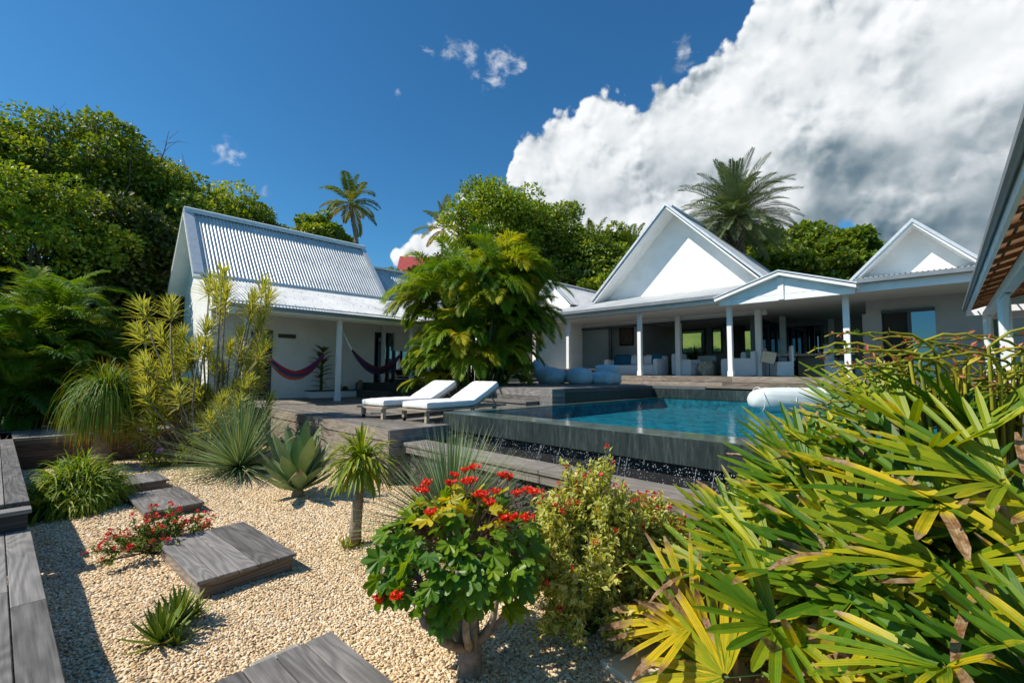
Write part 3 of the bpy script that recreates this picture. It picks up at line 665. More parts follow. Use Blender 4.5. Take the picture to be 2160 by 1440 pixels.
# upper terrace round the pool
mb = MB(); deck_boards(mb, 9.6, 14.35, 6.82, 16.0, UZ, 'y', .14); deck_boards(mb, 7.95, 9.6, 6.82, 9.2, UZ, 'y', .14); deck_boards(mb, 12.9, 14.35, -4, 6.81, UZ, 'y', .14); struct(mb.build('pool_terrace', 'deckwood'))
mb = MB(); mb.box(8.0, 14.35, 6.9, 16, .5, UZ-.035); mb.box(13.0, 14.35, -4, 6.9, .2, UZ-.035); struct(mb.build('terrace_base', 'dark'))
mb = MB(); riser(mb, 7.90, 7.945, 6.82, 9.2, .86, UZ-.002, 3, 'y'); riser(mb, 7.9, 9.55, 9.2, 9.245, .86, UZ-.002, 3, 'x'); riser(mb, 9.55, 9.598, 9.25, 16, .86, UZ-.002, 3, 'y')
mb.box(7.885, 8.352, 6.452, 6.815, 1.0, 1.20, 'x'); mb.box(7.885, 8.352, 6.452, 6.815, 1.204, UZ+.003, 'x'); struct(mb.build('terrace_fascia', 'wood'))
mb = MB(); mb.box(7.45, 7.895, 6.85, 9.6, 1.06, 1.10, 'y'); mb.box(7.48, 7.895, 6.87, 9.58, .86, 1.057, 'y'); struct(mb.build('terrace_step', 'wood'))
mb = MB(); mb.box(8.36, 12.9, 6.60, 6.81, UZ-.07, UZ+.002); mb.box(12.86, 13.1, 5.0, 6.598, UZ-.07, UZ+.002); struct(mb.build('pool_coping', 'coping'))
mb = MB(); mb.box(7.95, 12.9, 6.46, 6.60, -.3, UZ-.071); mb.box(12.70, 12.86, -.5, 6.458, -.3, UZ-.071); struct(mb.build('pool_rear_wall', 'slatewet'))
# infinity edge: wall, shallow rim, floor, water
mb = MB(); mb.box(4.86, 4.874, -.45, 6.45, .75, WZ-.002); mb.box(4.876, 5.02, -.45, 6.45, .74, WZ-.02); mb.box(4.876, 7.6, 6.43, 6.452, .86, WZ-.012); struct(mb.build('infinity_edge_wall', 'slatewet', bevel=.006))
mb = MB(); mb.box(4.875, 5.36, -.45, 6.17, WZ-.08, WZ+.001); mb.box(4.875, 12.7, 6.172, 6.45, .76, WZ+.001); struct(mb.build('pool_rim', 'rim'))
mb = MB(); mb.box(5.30, 12.7, -.45, 6.17, WZ-.34, WZ-.28)
mb.box(5.362, 5.40, -.45, 6.17, WZ-.28, WZ-.036); mb.box(5.30, 12.7, 6.12, 6.168, WZ-.28, WZ-.04); mb.box(12.64, 12.699, -.45, 6.12, WZ-.28, WZ-.04); struct(mb.build('pool_floor', 'pooltile'))
mb = MB(); mb.box(4.98, 5.02, -.45, 6.4, .28, .738); struct(mb.build('basin_rear_wall', 'black'))
mb = MB(); mb.add(*grid(5.35, 12.71, -.45, 6.18, 2, 2, lambda x, y: x*0+WZ)); struct(mb.build('pool_water', 'water'))
mb = MB(); mb.add(*grid(4.3, 4.975, -.45, 6.7, 2, 2, lambda x, y: x*0+.50)); struct(mb.build('catch_basin_water', 'basinwater'))
mb = MB(); mb.box(4.3, 5.0, -.45, 6.9, .28, .30); struct(mb.build('catch_basin_floor', 'black'))
w = thing('retaining_wall', 'low dark volcanic stone retaining wall under a grey wood capping', 'wall', (3.98, 6.2, 0))
mb = MB(); mb.box(3.98, 4.3, -3.2, 6.24, -.1, .60); mb.build('stonework', 'stone', w)
mb = MB()
for a, b in ((6.24, 3.4), (3.395, .6), (.595, -3.2)): mb.box(3.90, 4.33, b, a, .605, .655, 'y'); mb.box(3.92, 3.98, b, a, .50, .603, 'y'); mb.box(4.27, 4.30, b, a, .46, .603, 'y')
mb.build('capping', 'deckwood', w, bevel=.006)
# falling water: streaks and drops
RNG = np.random.default_rng(11)
mb = MB(); n = 2300
cl = RNG.uniform(-.3, 6.35, 60); y = np.where(RNG.random(n) < .55, RNG.choice(cl, n)+RNG.normal(0, .05, n), RNG.uniform(-.4, 6.4, n))
P = np.column_stack([RNG.uniform(4.72, 4.85, n), y, .50+.25*RNG.random(n)**.8])
TV = np.array([[1, 0, 0], [0, 1, 0], [-1, 0, 0], [0, -1, 0], [0, 0, 1.6], [0, 0, -1.6]]); TF = [[0, 1, 4], [1, 2, 4], [2, 3, 4], [3, 0, 4], [1, 0, 5], [2, 1, 5], [3, 2, 5], [0, 3, 5]]
s = .0022+.006*RNG.random(n)**2.5; mb.inst(TV, TF, np.eye(3)[None]*s[:, None, None], P, np.full((n, 2), .5))
for yy in cl:
    if RNG.random() < .28: mb.tube([[4.852, yy, .745], [4.835, yy, .70], [4.80, yy+.01, .60], [4.77, yy, .51]], [.002, .003, .0025, .002], 4)
tag(mb.build('falling_water', 'drop', smooth=True), 'water drops and threads falling from the infinity edge', 'water', kind='stuff')

# ------------------------------------------------------------------ step pads, grate, slab
def pad(label, loc, sx, sy, z, th, axis, n, rz=.0, grp='wooden step pads in the gravel', skirt='brownwood', ws=None):
    root = thing('step_pad', label, 'step', (loc[0], loc[1], 0), grp)
    mb = MB(); mb.xf((loc[0], loc[1], 0), rz); L = sx if axis == 'y' else sy
    ws = np.array(ws if ws is not None else [1]*n, float); ws = ws/ws.sum()*L; a = 0
    for w_ in ws:
        if axis == 'y': mb.box(a, a+w_-.008, 0, sy, z-.028, z, 'y')
        else: mb.box(0, sx, a, a+w_-.008, z-.028, z, 'x')
        a += w_
    mb.build('tread', 'wood', root, origin=(loc[0], loc[1], 0), bevel=.003)
    mb = MB(); mb.xf((loc[0], loc[1], 0), rz); i = .03
    mb.box(i, sx-i, i, i+.025, -.05, z-.03, 'x'); mb.box(i, sx-i, sy-i-.025, sy-i, -.05, z-.03, 'x'); mb.box(i, i+.025, i+.026, sy-i-.026, -.05, z-.03, 'y'); mb.box(sx-i-.025, sx-i, i+.026, sy-i-.026, -.05, z-.03, 'y')
    mb.build('skirt', skirt, root, origin=(loc[0], loc[1], 0)); return root
pad('large grey wooden step pad alone in the gravel beside the red flowering bush', (.86, 4.16), .75, 1.27, .155, .1, 'y', 5, .062, ws=[.14, .15, .145, .16, .15])
pad('grey wooden step pad partly behind the red flowering bush, with one paler board', (.84, 6.72), .60, 1.16, .12, .1, 'y', 5, .062, ws=[.17, .1, .1, .1, .1])
pad('farthest and highest grey wooden step pad, beside the leafy green clump', (.38, 8.06), .90, .74, .20, .1, 'y', 6, .062)
pad('nearest grey wooden step pad, cut off by the bottom of the picture', (.55, 1.35), .86, 1.53, .10, .1, 'y', 5, .04)
g = thing('drain_grate', 'small cream slotted drain grate beside the nearest wooden step pad', 'grate', (.90, 2.88, 0))
mb = MB(); mb.xf((.885, 2.865, 0), .04)
for k in range(5): mb.box(0, .255, k*.0135, k*.0135+.0065, .085, .098)
for k in range(3): mb.box(k*.12, k*.12+.012, 0, .061, .080, .096)
mb.build('slats', 'metal_grate', g, origin=(.90, 2.88, 0))
mb = MB(); mb.prism([(2.40, 1.60), (2.83, 1.42), (3.0, .95), (2.6, .80), (2.33, 1.2)], -.01, .035)
tag(mb.build('stepping_stone', 'slate', bevel=.008), 'flat cream stone slab in the gravel under the big fan palm', 'stone')

# ------------------------------------------------------------------ roofs and houses
def corr(mb, a, b, c, pitch=.105, amp=.018, seg=8, mi=0, d=None):
    """corrugated sheet: a->b along the eave, a->c up the slope (b->d, default parallel)"""
    a, b, c = map(lambda v: np.array(v, float), (a, b, c)); d = b+(c-a) if d is None else np.array(d, float)
    W = np.linalg.norm(b-a); n = int(W/pitch*seg); t = np.linspace(0, 1, n+1); nr = nrm(np.cross(b-a, c-a))
    nr = nr if nr[2] > 0 else -nr
    off = (np.sin(t*W/pitch*2*pi)*amp)[:, None]*nr
    lo = a+(b-a)*t[:, None]+off; hi = c+(d-c)*t[:, None]+off
    V = np.concatenate([lo, hi]); i = np.arange(n); mb.add(V, np.stack([i, i+1, i+n+2, i+n+1], -1), mi=mi)
def slab(mb, a, b, c, d, th, mi=0):
    P = np.array([a, b, c, d], float); nr = nrm(np.cross(P[1]-P[0], P[3]-P[0])); nr = nr if nr[2] > 0 else -nr
    Q = P-UP*th/max(nr[2], .3); V = np.vstack([P, Q])
    mb.add(V, [[0, 1, 2, 3], [7, 6, 5, 4], [0, 4, 5, 1], [1, 5, 6, 2], [2, 6, 7, 3], [3, 7, 4, 0]], mi=mi)

# --- guest cottage on the left: long side faces the pool
H1 = thing('guest_cottage', 'white guest cottage with a steep corrugated roof and a hammock veranda', 'house', (3.3, 13.2, DZ))
O1 = (3.3, 13.2, DZ)
mb = MB(); corr(mb, (2.85, 15.9, 4.62), (9.15, 15.9, 4.62), (2.85, 18, 7.05)); corr(mb, (2.85, 20.1, 4.62), (9.15, 20.1, 4.62), (2.85, 18, 7.05))
corr(mb, (9.2, 16.2, 4.4), (13.4, 16.2, 4.4), (9.2, 17.8, 6.22)); corr(mb, (9.2, 19.5, 4.4), (13.4, 19.5, 4.4), (9.2, 17.8, 6.22))
corr(mb, (3.1, 13.14, 3.50), (13.0, 13.14, 3.50), (3.1, 15.95, 4.60), .09, .014)
R1 = mb.build('roof', 'roof', H1, True, origin=O1)
mb = MB()
for y_ in (13.45, 14.3, 15.2):
    for x_ in np.arange(3.2, 12.8, .27): mb.box(x_-.010, x_+.010, y_-.01, y_+.01, 3.50+(y_-13.14)*.391+.012, 3.50+(y_-13.14)*.391+.028)
for k_ in (.15, .5, .85):
    for x_ in np.arange(3.1, 9.0, .315): y_ = 15.9+2.1*k_; z_ = 4.62+2.43*k_; mb.box(x_-.010, x_+.010, y_-.02, y_, z_+.010, z_+.03)
mb.build('roof_screws', 'gutter', R1, origin=(0, 0, 0)).location = (-O1[0], -O1[1], -O1[2]); R1.children[-1]['kind'] = 'stuff'
mb = MB()
slab(mb, (2.8, 17.86, 7.12), (9.2, 17.86, 7.12), (9.2, 18.02, 7.20), (2.8, 18.02, 7.20), .02); slab(mb, (2.8, 18.18, 7.12), (9.2, 18.18, 7.12), (9.2, 18.02, 7.20), (2.8, 18.02, 7.20), .02)
mb.box(2.8, 9.2, 17.85, 17.87, 6.98, 7.11)
for xa, xb in ((2.78, 3.05), (9.0, 9.2)):
    slab(mb, (xa, 15.86, 4.66), (xb, 15.86, 4.66), (xb, 18.0, 7.14), (xa, 18.0, 7.14), .04); slab(mb, (xa, 20.14, 4.66), (xb, 20.14, 4.66), (xb, 18.0, 7.14), (xa, 18.0, 7.14), .04)
mb.box(3.05, 9.2, 15.83, 15.88, 4.56, 4.66); mb.box(9.2, 13.4, 17.7, 17.9, 6.22, 6.30)
mb.build('ridge_flashing', 'trim', R1, origin=(0, 0, 0)).location = (-O1[0], -O1[1], -O1[2])
mb = MB(); slab(mb, (2.78, 15.9, 4.53), (3.32, 15.9, 4.53), (3.32, 18, 6.96), (2.78, 18, 6.96), .05); slab(mb, (2.78, 20.1, 4.53), (3.32, 20.1, 4.53), (3.32, 18, 6.96), (2.78, 18, 6.96), .05)
slab(mb, (3.10, 13.16, 3.46), (3.25, 13.16, 3.46), (3.25, 15.95, 4.56), (3.10, 15.95, 4.56), .22)
mb.build('rake_soffit', 'paint', H1, origin=O1)
mb = MB()
mb.box(3.3, 3.35, 15.95, 20.05, -.2, 4.6); mb.prism([(16.0, 4.6), (20.0, 4.6), (18, 6.9)], 3.3, 3.35, plane='yz')
mb.box(5.06, 8.72, 16.0, 16.12, DZ, 3.72); mb.box(3.35, 4.42, 16.0, 16.12, DZ, 3.72); mb.box(4.42, 5.06, 16.0, 16.12, 3.08, 3.72); mb.box(8.72, 9.6, 16.0, 16.12, 3.30, 3.72); mb.box(9.6, 13.2, 16.0, 16.12, 2.6, 4.3)
mb.box(3.36, 9.5, 16.12, 16.14, 3.72, 4.62)
mb.build('wall', 'white', H1, origin=O1)
mb = MB(); mb.box(3.2, 13, 13.3, 16.0, 3.56, 3.60); mb.build('veranda_ceiling', 'paint', H1, origin=O1)
mb = MB(); mb.box(3.15, 13.0, 13.46, 13.60, 3.30, 3.555); mb.build('veranda_beam', 'paint', H1, origin=O1)
mb = MB(); mb.box(3.08, 13.0, 13.06, 13.17, 3.40, 3.49); mb.build('gutter', 'gutter', H1, origin=O1)
mb = MB(); mb.box(3.1, 13.0, 13.175, 13.21, 3.33, 3.50); mb.build('fascia', 'paint', H1, origin=O1)
for px, z0 in ((3.62, DZ), (6.18, DZ), (8.80, 1.3)):
    mb = MB(); mb.box(px-.065, px+.065, 13.46, 13.59, z0, 3.30); mb.box(px-.08, px+.08, 13.445, 13.605, z0, z0+.12); mb.build('post', 'paint', H1, origin=O1, bevel=.006)
for px in (9.02,):
    mb = MB(); mb.box(px-.06, px+.06, 15.8, 15.92, DZ, 3.55); mb.build('post', 'paint', H1, origin=O1)
dd = MB(); dd.box(4.42, 5.02, 16.14, 16.18, DZ, 3.06); d_ = dd.build('doorway', 'dark', H1, origin=O1)  # near-black sheet painted in place of the unlit room behind
mb = MB(); mb.box(4.95, 5.05, 15.96, 16.0, DZ, 3.10); mb.box(4.42, 4.95, 15.97, 16.0, 3.02, 3.10); mb.build('door_frame', 'frame', H1, origin=O1)
mb = MB(); mb.box(8.75, 9.6, 16.14, 16.2, DZ, 3.28); mb.box(9.6, 13.2, 16.13, 16.18, DZ, 2.6); mb.build('glazed_opening', 'mirror', H1, origin=O1)
mb = MB()
for x in (8.72, 9.35, 9.62, 10.6, 11.6): mb = MB(); mb.box(x, x+.06, 16.05, 16.125, DZ, 3.3 if x < 9.6 else 2.6); mb.build('opening_frame', 'frame', H1, origin=O1)
mb = MB(); mb.box(5.06, 5.5, 15.9, 15.905, 2.15, 2.16); 
mb = MB(); mb.box(4.2, 4.36, 13.62, 13.7, 3.1, 3.3)
sg = MB(); sg.box(5.22, 5.78, 15.955, 15.995, 2.86, 2.99, 'x'); tag(sg.build('wall_sign', 'darkwood', bevel=.004), 'small brown wooden name board on the white cottage wall', 'sign')
# steps up from the hammock veranda
for (x0, x1, y0, y1, z, lab) in ((7.75, 9.55, 13.3, 15.9, 1.10, 'lower'), (8.15, 9.55, 13.75, 15.9, 1.34, 'upper')):
    mb = MB(); deck_boards(mb, x0, x1, y0, y1, z, 'y', .14); mb.box(x0+.01, x1, y0+.01, y0+.03, DZ, z-.032, 'x'); mb.box(x0+.01, x0+.04, y0, y1, DZ, z-.032, 'y')
    struct(mb.build('veranda_steps', 'darkwood'))
# planter along the cottage wall
pl = thing('planter', 'low white masonry planter box against the cottage wall', 'planter', (6.3, 15.6, DZ))
mb = MB(); mb.box(6.15, 7.72, 15.35, 15.95, DZ, 1.07); mb.build('box', 'white', pl, origin=(6.3, 15.6, DZ), bevel=.01)
mb = MB(); mb.box(6.13, 7.74, 15.33, 15.97, 1.072, 1.10); mb.build('rim', 'darkwood', pl, origin=(6.3, 15.6, DZ))

# --- main house: gables face the pool
H2 = thing('main_house', 'white main house with open veranda, tall gable and low pediment facing the pool', 'house', (14.8, 6, HZ)); O2 = (14.8, 6, HZ)
FX = 14.8
mb = MB()
corr(mb, (14.2, 5.02, 4.17), (14.2, 13.3, 4.17), (17.3, 5.02, 5.0), .09, .014); corr(mb, (14.2, -.6, 4.17), (14.2, 1.72, 4.17), (16.9, -.6, 4.62), .10, .022)
corr(mb, (16.35, 4.35, 4.95), (24, 4.35, 4.95), (16.35, 7.62, 8.18)); corr(mb, (16.35, 10.9, 4.95), (24, 10.9, 4.95), (16.35, 7.62, 8.18))
corr(mb, (16.0, -.75, 4.45), (22, -.75, 4.45), (16.0, .62, 5.86)); corr(mb, (16.0, 2.0, 4.45), (22, 2.0, 4.45), (16.0, .62, 5.86))
corr(mb, (13.95, 1.66, 4.02), (18.5, 1.66, 4.02), (13.95, 3.34, 4.56)); corr(mb, (13.95, 5.05, 4.02), (18.5, 5.05, 4.02), (13.95, 3.34, 4.56))
corr(mb, (18.2, 11.2, 4.7), (18.2, 13.4, 4.7), (18.4, 11.2, 5.0))
R2 = mb.build('roof', 'roof', H2, True, origin=O2)
mb = MB()
def rake(mb, xa, xb, yl, yr, zb, ya, za, th, e=0.0):
    slab(mb, (xa, yl, zb), (xb, yl, zb), (xb, ya, za), (xa, ya, za), th); slab(mb, (xa, yr, zb), (xb, yr, zb), (xb, ya, za), (xa, ya, za), th)
rake(mb, 16.10, 16.45, 4.24, 11.02, 4.90, 7.62, 8.28, .08); rake(mb, 15.9, 16.15, -.82, 2.07, 4.42, .62, 5.94, .07); rake(mb, 13.86, 14.1, 1.62, 5.09, 4.05, 3.34, 4.62, .04)
mb.box(16.47, 24, 7.52, 7.72, 8.20, 8.27); mb.box(14.12, 18, 3.26, 3.42, 4.56, 4.60); mb.box(16.17, 22, .54, .70, 5.88, 5.93)
mb.build('ridge_flashing', 'trim', R2, origin=(0, 0, 0)).location = (-O2[0], -O2[1], -O2[2])
for a_ in ((16.16, 17.0, 4.33, 10.93, 4.80, 7.62, 8.14, .05), (15.94, 16.5, -.78, 2.03, 4.34, .62, 5.85, .05), (13.88, 14.2, 1.64, 5.07, 3.985, 3.34, 4.55, .07)):
    mb = MB(); rake(mb, *a_); mb.build('rake_soffit', 'paint', H2, origin=O2)
mb = MB()
mb.prism([(4.5, 4.5), (10.75, 4.5), (10.75, 4.97), (7.62, 8.09), (4.5, 4.97)], 17.0, 17.1, plane='yz'); mb.prism([(-.6, 4.3), (1.85, 4.3), (1.85, 4.52), (.62, 5.80), (-.6, 4.52)], 16.5, 16.6, plane='yz')
mb.box(17.0, 17.12, 12.15, 15.2, UZ, 4.1); mb.box(17.0, 17.12, 4.5, 12.15, 3.78, 3.95); mb.build('wall', 'white', H2, origin=O2)
mb = MB(); mb.box(17.0, 17.12, -3, 1.8, 3.56, 4.3); mb.box(17.0, 17.12, -.6, .3, HZ, 3.56); mb.box(17.0, 17.12, -3.4, -1.0, HZ, 3.56); mb.box(17.0, 17.12, 1.45, 1.9, HZ, 3.56); mb.build('bedroom_wall', 'shadewall', H2, origin=O2)
mb = MB(); mb.box(14.3, 24.5, -3, 15.2, 3.955, 3.985); mb.build('ceiling', 'ceiling', H2, origin=O2)
mb = MB(); mb.box(14.74, 14.88, 5.0, 13.3, 3.90, 3.95); mb.box(14.28, 14.32, 5.0, 13.3, 3.94, 4.10, 'y'); mb.box(14.28, 14.32, -.6, 1.7, 3.84, 4.10, 'y'); mb.build('fascia', 'paint', H2, origin=O2)
mb = MB(); mb.box(14.1, 14.25, 5.04, 13.3, 4.05, 4.155); mb.box(14.1, 14.25, -.6, 1.68, 4.05, 4.155); mb.build('gutter', 'gutter', H2, origin=O2)
mb = MB(); mb.prism([(1.75, 3.97), (4.96, 3.97), (3.34, 4.47)], 14.1, 14.14, plane='yz'); mb.box(14.09, 14.2, 1.7, 5.0, 3.80, 3.965); mb.box(14.06, 14.10, 3.27, 3.41, 3.82, 4.45); mb.box(14.085, 14.1, 1.9, 4.8, 3.97, 3.98)
mb.build('pediment', 'paint', H2, origin=O2)
for py in (1.99, 4.95, 8.04, 11.25):
    mb = MB(); mb.box(FX-.07, FX+.07, py-.07, py+.07, HZ if py < 9 else UZ, 3.90 if py > 5 else 3.955); mb.box(FX-.085, FX+.085, py-.085, py+.085, HZ, HZ+.16); mb.build('post', 'paint', H2, origin=O2, bevel=.006)
for (x, y) in ((16.9, 7.55), (16.9, 4.72), (19.5, 4.6), (21.6, 3.4)):
    mb = MB(); mb.box(x-.09, x+.09, y-.09, y+.09, HZ, 3.95); mb.build('column', 'paint', H2, origin=O2)
mb = MB(); mb.box(16.9, 17.02, 4.7, 12.1, 3.68, 3.78); mb.box(16.9, 16.98, 10.55, 10.68, HZ, 3.68); mb.box(16.94, 17.0, 4.86, 5.0, HZ, 3.68); mb.build('sliding_door_frame', 'frame', H2, origin=O2)
mb = MB(); mb.box(16.93, 17.0, .3, 1.45, 3.54, 3.62); mb.box(16.93, 17.0, .80, .88, HZ, 3.54); mb.build('bedroom_door_frame', 'frame', H2, origin=O2)
mb = MB(); mb.box(16.97, 16.99, 10.68, 12.1, HZ, 3.68); mb.build('frosted_panel', 'frost', H2, origin=O2)
mb = MB(); mb.box(17.02, 17.03, .3, .84, HZ, 3.54); mb.build('glass_door', 'mirror', H2, origin=O2); mb = MB(); mb.box(17.10, 17.14, .86, 1.45, HZ, 3.54); mb.build('bedroom_opening', 'dark', H2, origin=O2)  # bedroom opening is a near-black sheet standing in for unlit depth
mb = MB(); mb.box(14.42, 24.5, -3, 13.3, HZ-.04, HZ); mb.build('floor', 'deckwood', H2, origin=O2)
mb = MB(); random.seed(5)
y = 13.3
while y > -3:
    e = y-random.uniform(2.2, 3.4); mb.box(14.38, 14.42, e+.004, y, HZ-.17, HZ, 'y'); mb.box(14.39, 14.42, e+.3, y+.3, UZ, HZ-.175, 'y'); y = e
mb.build('plinth_boards', 'brownwood', H2, origin=O2)
# rear and side walls with window openings
mb = MB()
def wallx(mb, x, y0, y1, z0, z1, holes, th=.12):
    ys = sorted({y0, y1, *[h[0] for h in holes], *[h[1] for h in holes]})
    for a, b in zip(ys[:-1], ys[1:]):
        hs = sorted([h for h in holes if h[0] <= a and h[1] >= b], key=lambda h: h[2]); z = z0
        for h in hs:
            if h[2] > z: mb.box(x, x+th, a, b, z, h[2])
            z = h[3]
        if z < z1: mb.box(x, x+th, a, b, z, z1)
RW = [(8.55, 9.75, 2.75, 3.92), (7.78, 8.25, 2.75, 3.92), (6.35, 7.1, 2.35, 3.75)]
wallx(mb, 22.2, 3.0, 15, HZ, 3.95, RW); mb.box(18.9, 24.5, 12.6, 12.7, HZ, 3.95)
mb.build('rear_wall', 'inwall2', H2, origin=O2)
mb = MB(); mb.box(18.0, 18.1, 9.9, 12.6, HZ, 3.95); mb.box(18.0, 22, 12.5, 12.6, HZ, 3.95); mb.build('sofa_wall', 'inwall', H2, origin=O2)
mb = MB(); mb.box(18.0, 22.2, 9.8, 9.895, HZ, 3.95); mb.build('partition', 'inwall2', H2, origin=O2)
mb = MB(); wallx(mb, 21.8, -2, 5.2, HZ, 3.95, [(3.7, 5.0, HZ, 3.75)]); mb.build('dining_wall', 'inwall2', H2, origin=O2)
mb = MB(); mb.box(22.0, 22.02, 3.7, 5.0, HZ, 3.75); mb.build('glass_door', 'mirror', H2, origin=O2)
mb = MB(); mb.box(18.0, 21.5, 5.05, 5.10, HZ, 3.75); mb.build('glass_door', 'mirror', H2, origin=O2)
for a, b, c, d in RW:
    mb = MB(); mb.box(22.16, 22.2, a, a+.06, c, d); mb.box(22.16, 22.2, b-.06, b, c, d); mb.box(22.16, 22.2, a, b, c, c+.05); mb.box(22.16, 22.2, a, b, d-.05, d); mb.build('window_frame', 'frame', H2, origin=O2)
mb = MB()
for y in (3.7, 4.3, 4.94): mb.box(21.7, 21.8, y, y+.07, HZ, 3.75)
mb.build('door_frame', 'frame', H2, origin=O2); mb = MB(); mb.box(18.0, 21.5, 5.0, 5.13, 3.75, 3.8)
for x in (18.0, 19.2, 20.3, 21.4): mb.box(x, x+.07, 5.0, 5.13, HZ, 3.75)
mb.build('side_door_frame', 'frame', H2, origin=O2)
# wall painting above the sofa
pt = thing('framed_picture', 'dark framed picture hanging on the pale wall above the sofa', 'picture', (17.96, 10.4, 3.4))
mb = MB(); mb.box(17.93, 17.985, 10.05, 10.75, 2.98, 3.84); mb.build('frame', 'black', pt, origin=(17.96, 10.4, 3.4)); mb = MB(); mb.box(17.92, 17.932, 10.10, 10.70, 3.04, 3.79); mb.build('print', 'bark', pt, origin=(17.96, 10.4, 3.4))

# --- small buildings seen behind the palms
def gable_house(name, label, c, L, W, hw, hr, rz, rmat='roof', z0=0):
    root = thing(name, label, 'house', c); mb = MB(); mb.xf(c, rz)
    corr(mb, (-L/2, -W/2, hw), (L/2, -W/2, hw), (-L/2, 0, hr), .12, .02 if rmat == 'roof' else .004); corr(mb, (-L/2, W/2, hw), (L/2, W/2, hw), (-L/2, 0, hr), .12, .02 if rmat == 'roof' else .004)
    mb.build('roof', rmat, root, True, origin=c)
    mb = MB(); mb.xf(c, rz); mb.box(-L/2+.2, L/2-.2, -W/2+.3, W/2-.3, z0, hw); 
    for x in (-L/2+.2, L/2-.25): mb.prism([(-W/2+.25, hw), (W/2-.25, hw), (0, hr-.12)], x, x+.05, plane='yz')
    mb.build('wall', 'white', root, origin=c)
    if rmat == 'roof':
        mb = MB(); mb.xf(c, rz); slab(mb, (-L/2, -.12, hr-.02), (L/2, -.12, hr-.02), (L/2, 0, hr+.05), (-L/2, 0, hr+.05), .02); slab(mb, (-L/2, .12, hr-.02), (L/2, .12, hr-.02), (L/2, 0, hr+.05), (-L/2, 0, hr+.05), .02)
        for xx in (-L/2-.05, L/2-.15): slab(mb, (xx, -W/2, hw+.03), (xx+.2, -W/2, hw+.03), (xx+.2, 0, hr+.05), (xx, 0, hr+.05), .04); slab(mb, (xx, W/2, hw+.03), (xx+.2, W/2, hw+.03), (xx+.2, 0, hr+.05), (xx, 0, hr+.05), .04)
        mb.build('ridge_flashing', 'trim', root, origin=c)
    return root
gable_house('red_roofed_house', 'distant house with a plain red roof beyond the trees', (27.8, 36.6, 0), 9.5, 6, 10.6, 13.45, -.70, 'redroof')
gable_house('rear_cottage', 'white corrugated roof rising behind the tall palm clump', (20.6, 22.0, 0), 5.6, 4.0, 8.3, 10.35, .0)
gable_house('rear_annexe', 'small white gable half hidden right of the palm clump', (18.3, 13.1, 0), 5.0, 2.6, 4.75, 5.95, .0)

# --- thatched gazebo at the right edge
GZ = thing('gazebo', 'white gazebo with reed thatch ceiling and carved brackets at the right edge', 'gazebo', (8, -2.4, HZ)); OG = (8, -2.4, HZ)
GX0, GX1, GE, GZE, GM, GR = 2.3, 14.0, -.37, 3.17, -2.4, 3.95
mb = MB(); sl = (GR-.13-GZE)/(GE-.05-GM)
for i in range(74):
    x = GX0+.05+i*.1533
    V = np.array([[x, GE-.05, GZE], [x+.15, GE-.05, GZE], [x+.15, GM, GR-.13], [x, GM, GR-.13]]); B = np.array([[0, 0, 0], [0, .15, 0], [2.4, .15, 0], [2.4, 0, 0]])+[random.random()*9, i*.15, 0]
    mb.add(V, [[3, 2, 1, 0]], (0, 0, random.random(), .5), B)
    V2 = V.copy(); V2[:, 1] = 2*GM-V2[:, 1]; mb.add(V2, [[0, 1, 2, 3]], (0, 0, random.random(), .5), B)
mb.build('thatch_ceiling', 'reed', GZ, origin=OG)
zc_ = lambda y: GZE+(GE-.05-y)*sl
for i in range(19):
    x = GX0+.3+i*.6; mb = MB(); slab(mb, (x, GE-.06, zc_(GE-.06)-.02), (x+.05, GE-.06, zc_(GE-.06)-.02), (x+.05, GM, zc_(GM)-.02), (x, GM, zc_(GM)-.02), .05); mb.build('rafter', 'reed', GZ, origin=OG)
for k in range(11): y = GE-.16-k*.18; mb = MB(); mb.box(GX0+.05, GX1-.05, y-.011, y+.011, zc_(y)-.018, zc_(y)-.001); mb.build('batten', 'darkwood', GZ, origin=OG)
mb = MB(); mb.box(GX0, GX1+.05, GE-.045, GE-.01, GZE-.13, GZE+.08); mb.build('fascia', 'paint', GZ, origin=OG); mb = MB(); mb.box(GX1, GX1+.05, 2*GM-GE, GE-.05, GZE-.12, GZE+.06); mb.build('end_fascia', 'paint', GZ, origin=OG)
mb = MB(); mb.box(GX0, GX1+.1, GE-.008, GE+.05, GZE-.03, GZE+.07); mb.build('gutter', 'gutter', GZ, origin=OG, bevel=.02)
mb = MB(); mb.box(GX0+.1, 13.7, -.72, -.61, 2.92, 3.06); mb.build('beam', 'paint', GZ, origin=OG); mb = MB(); mb.box(13.58, 13.7, -4.2, -.73, 2.92, 3.06); mb.build('beam', 'paint', GZ, origin=OG)
for x in (13.4, 10.1, 6.8, 3.5):
    for y in (-.665, -4.2):
        mb = MB(); mb.box(x-.075, x+.075, y-.07, y+.07, UZ if x > 12 else .9, 2.92); mb.build('post', 'paint', GZ, origin=OG, bevel=.006)
        for sg in (-1, 1):
            mb = MB(); poly = [(x+sg*.075, 2.915)]+[(x+sg*(.075+.50*(1-cos(a))), 2.915-.62*(1-sin(a))) for a in np.linspace(0, pi/2, 8)]+[(x+sg*.66, 2.915)]
            mb.prism(poly, y-.03, y+.03, plane='xz'); mb.build('bracket', 'paint', GZ, origin=OG)
GZ.rotation_euler.z = .014; GZ.location.y += .046
mb = MB(); mb.box(4.9, 14.0, -5, -.5, .6, UZ-.02); struct(mb.build('gazebo_floor', 'deckwood'))

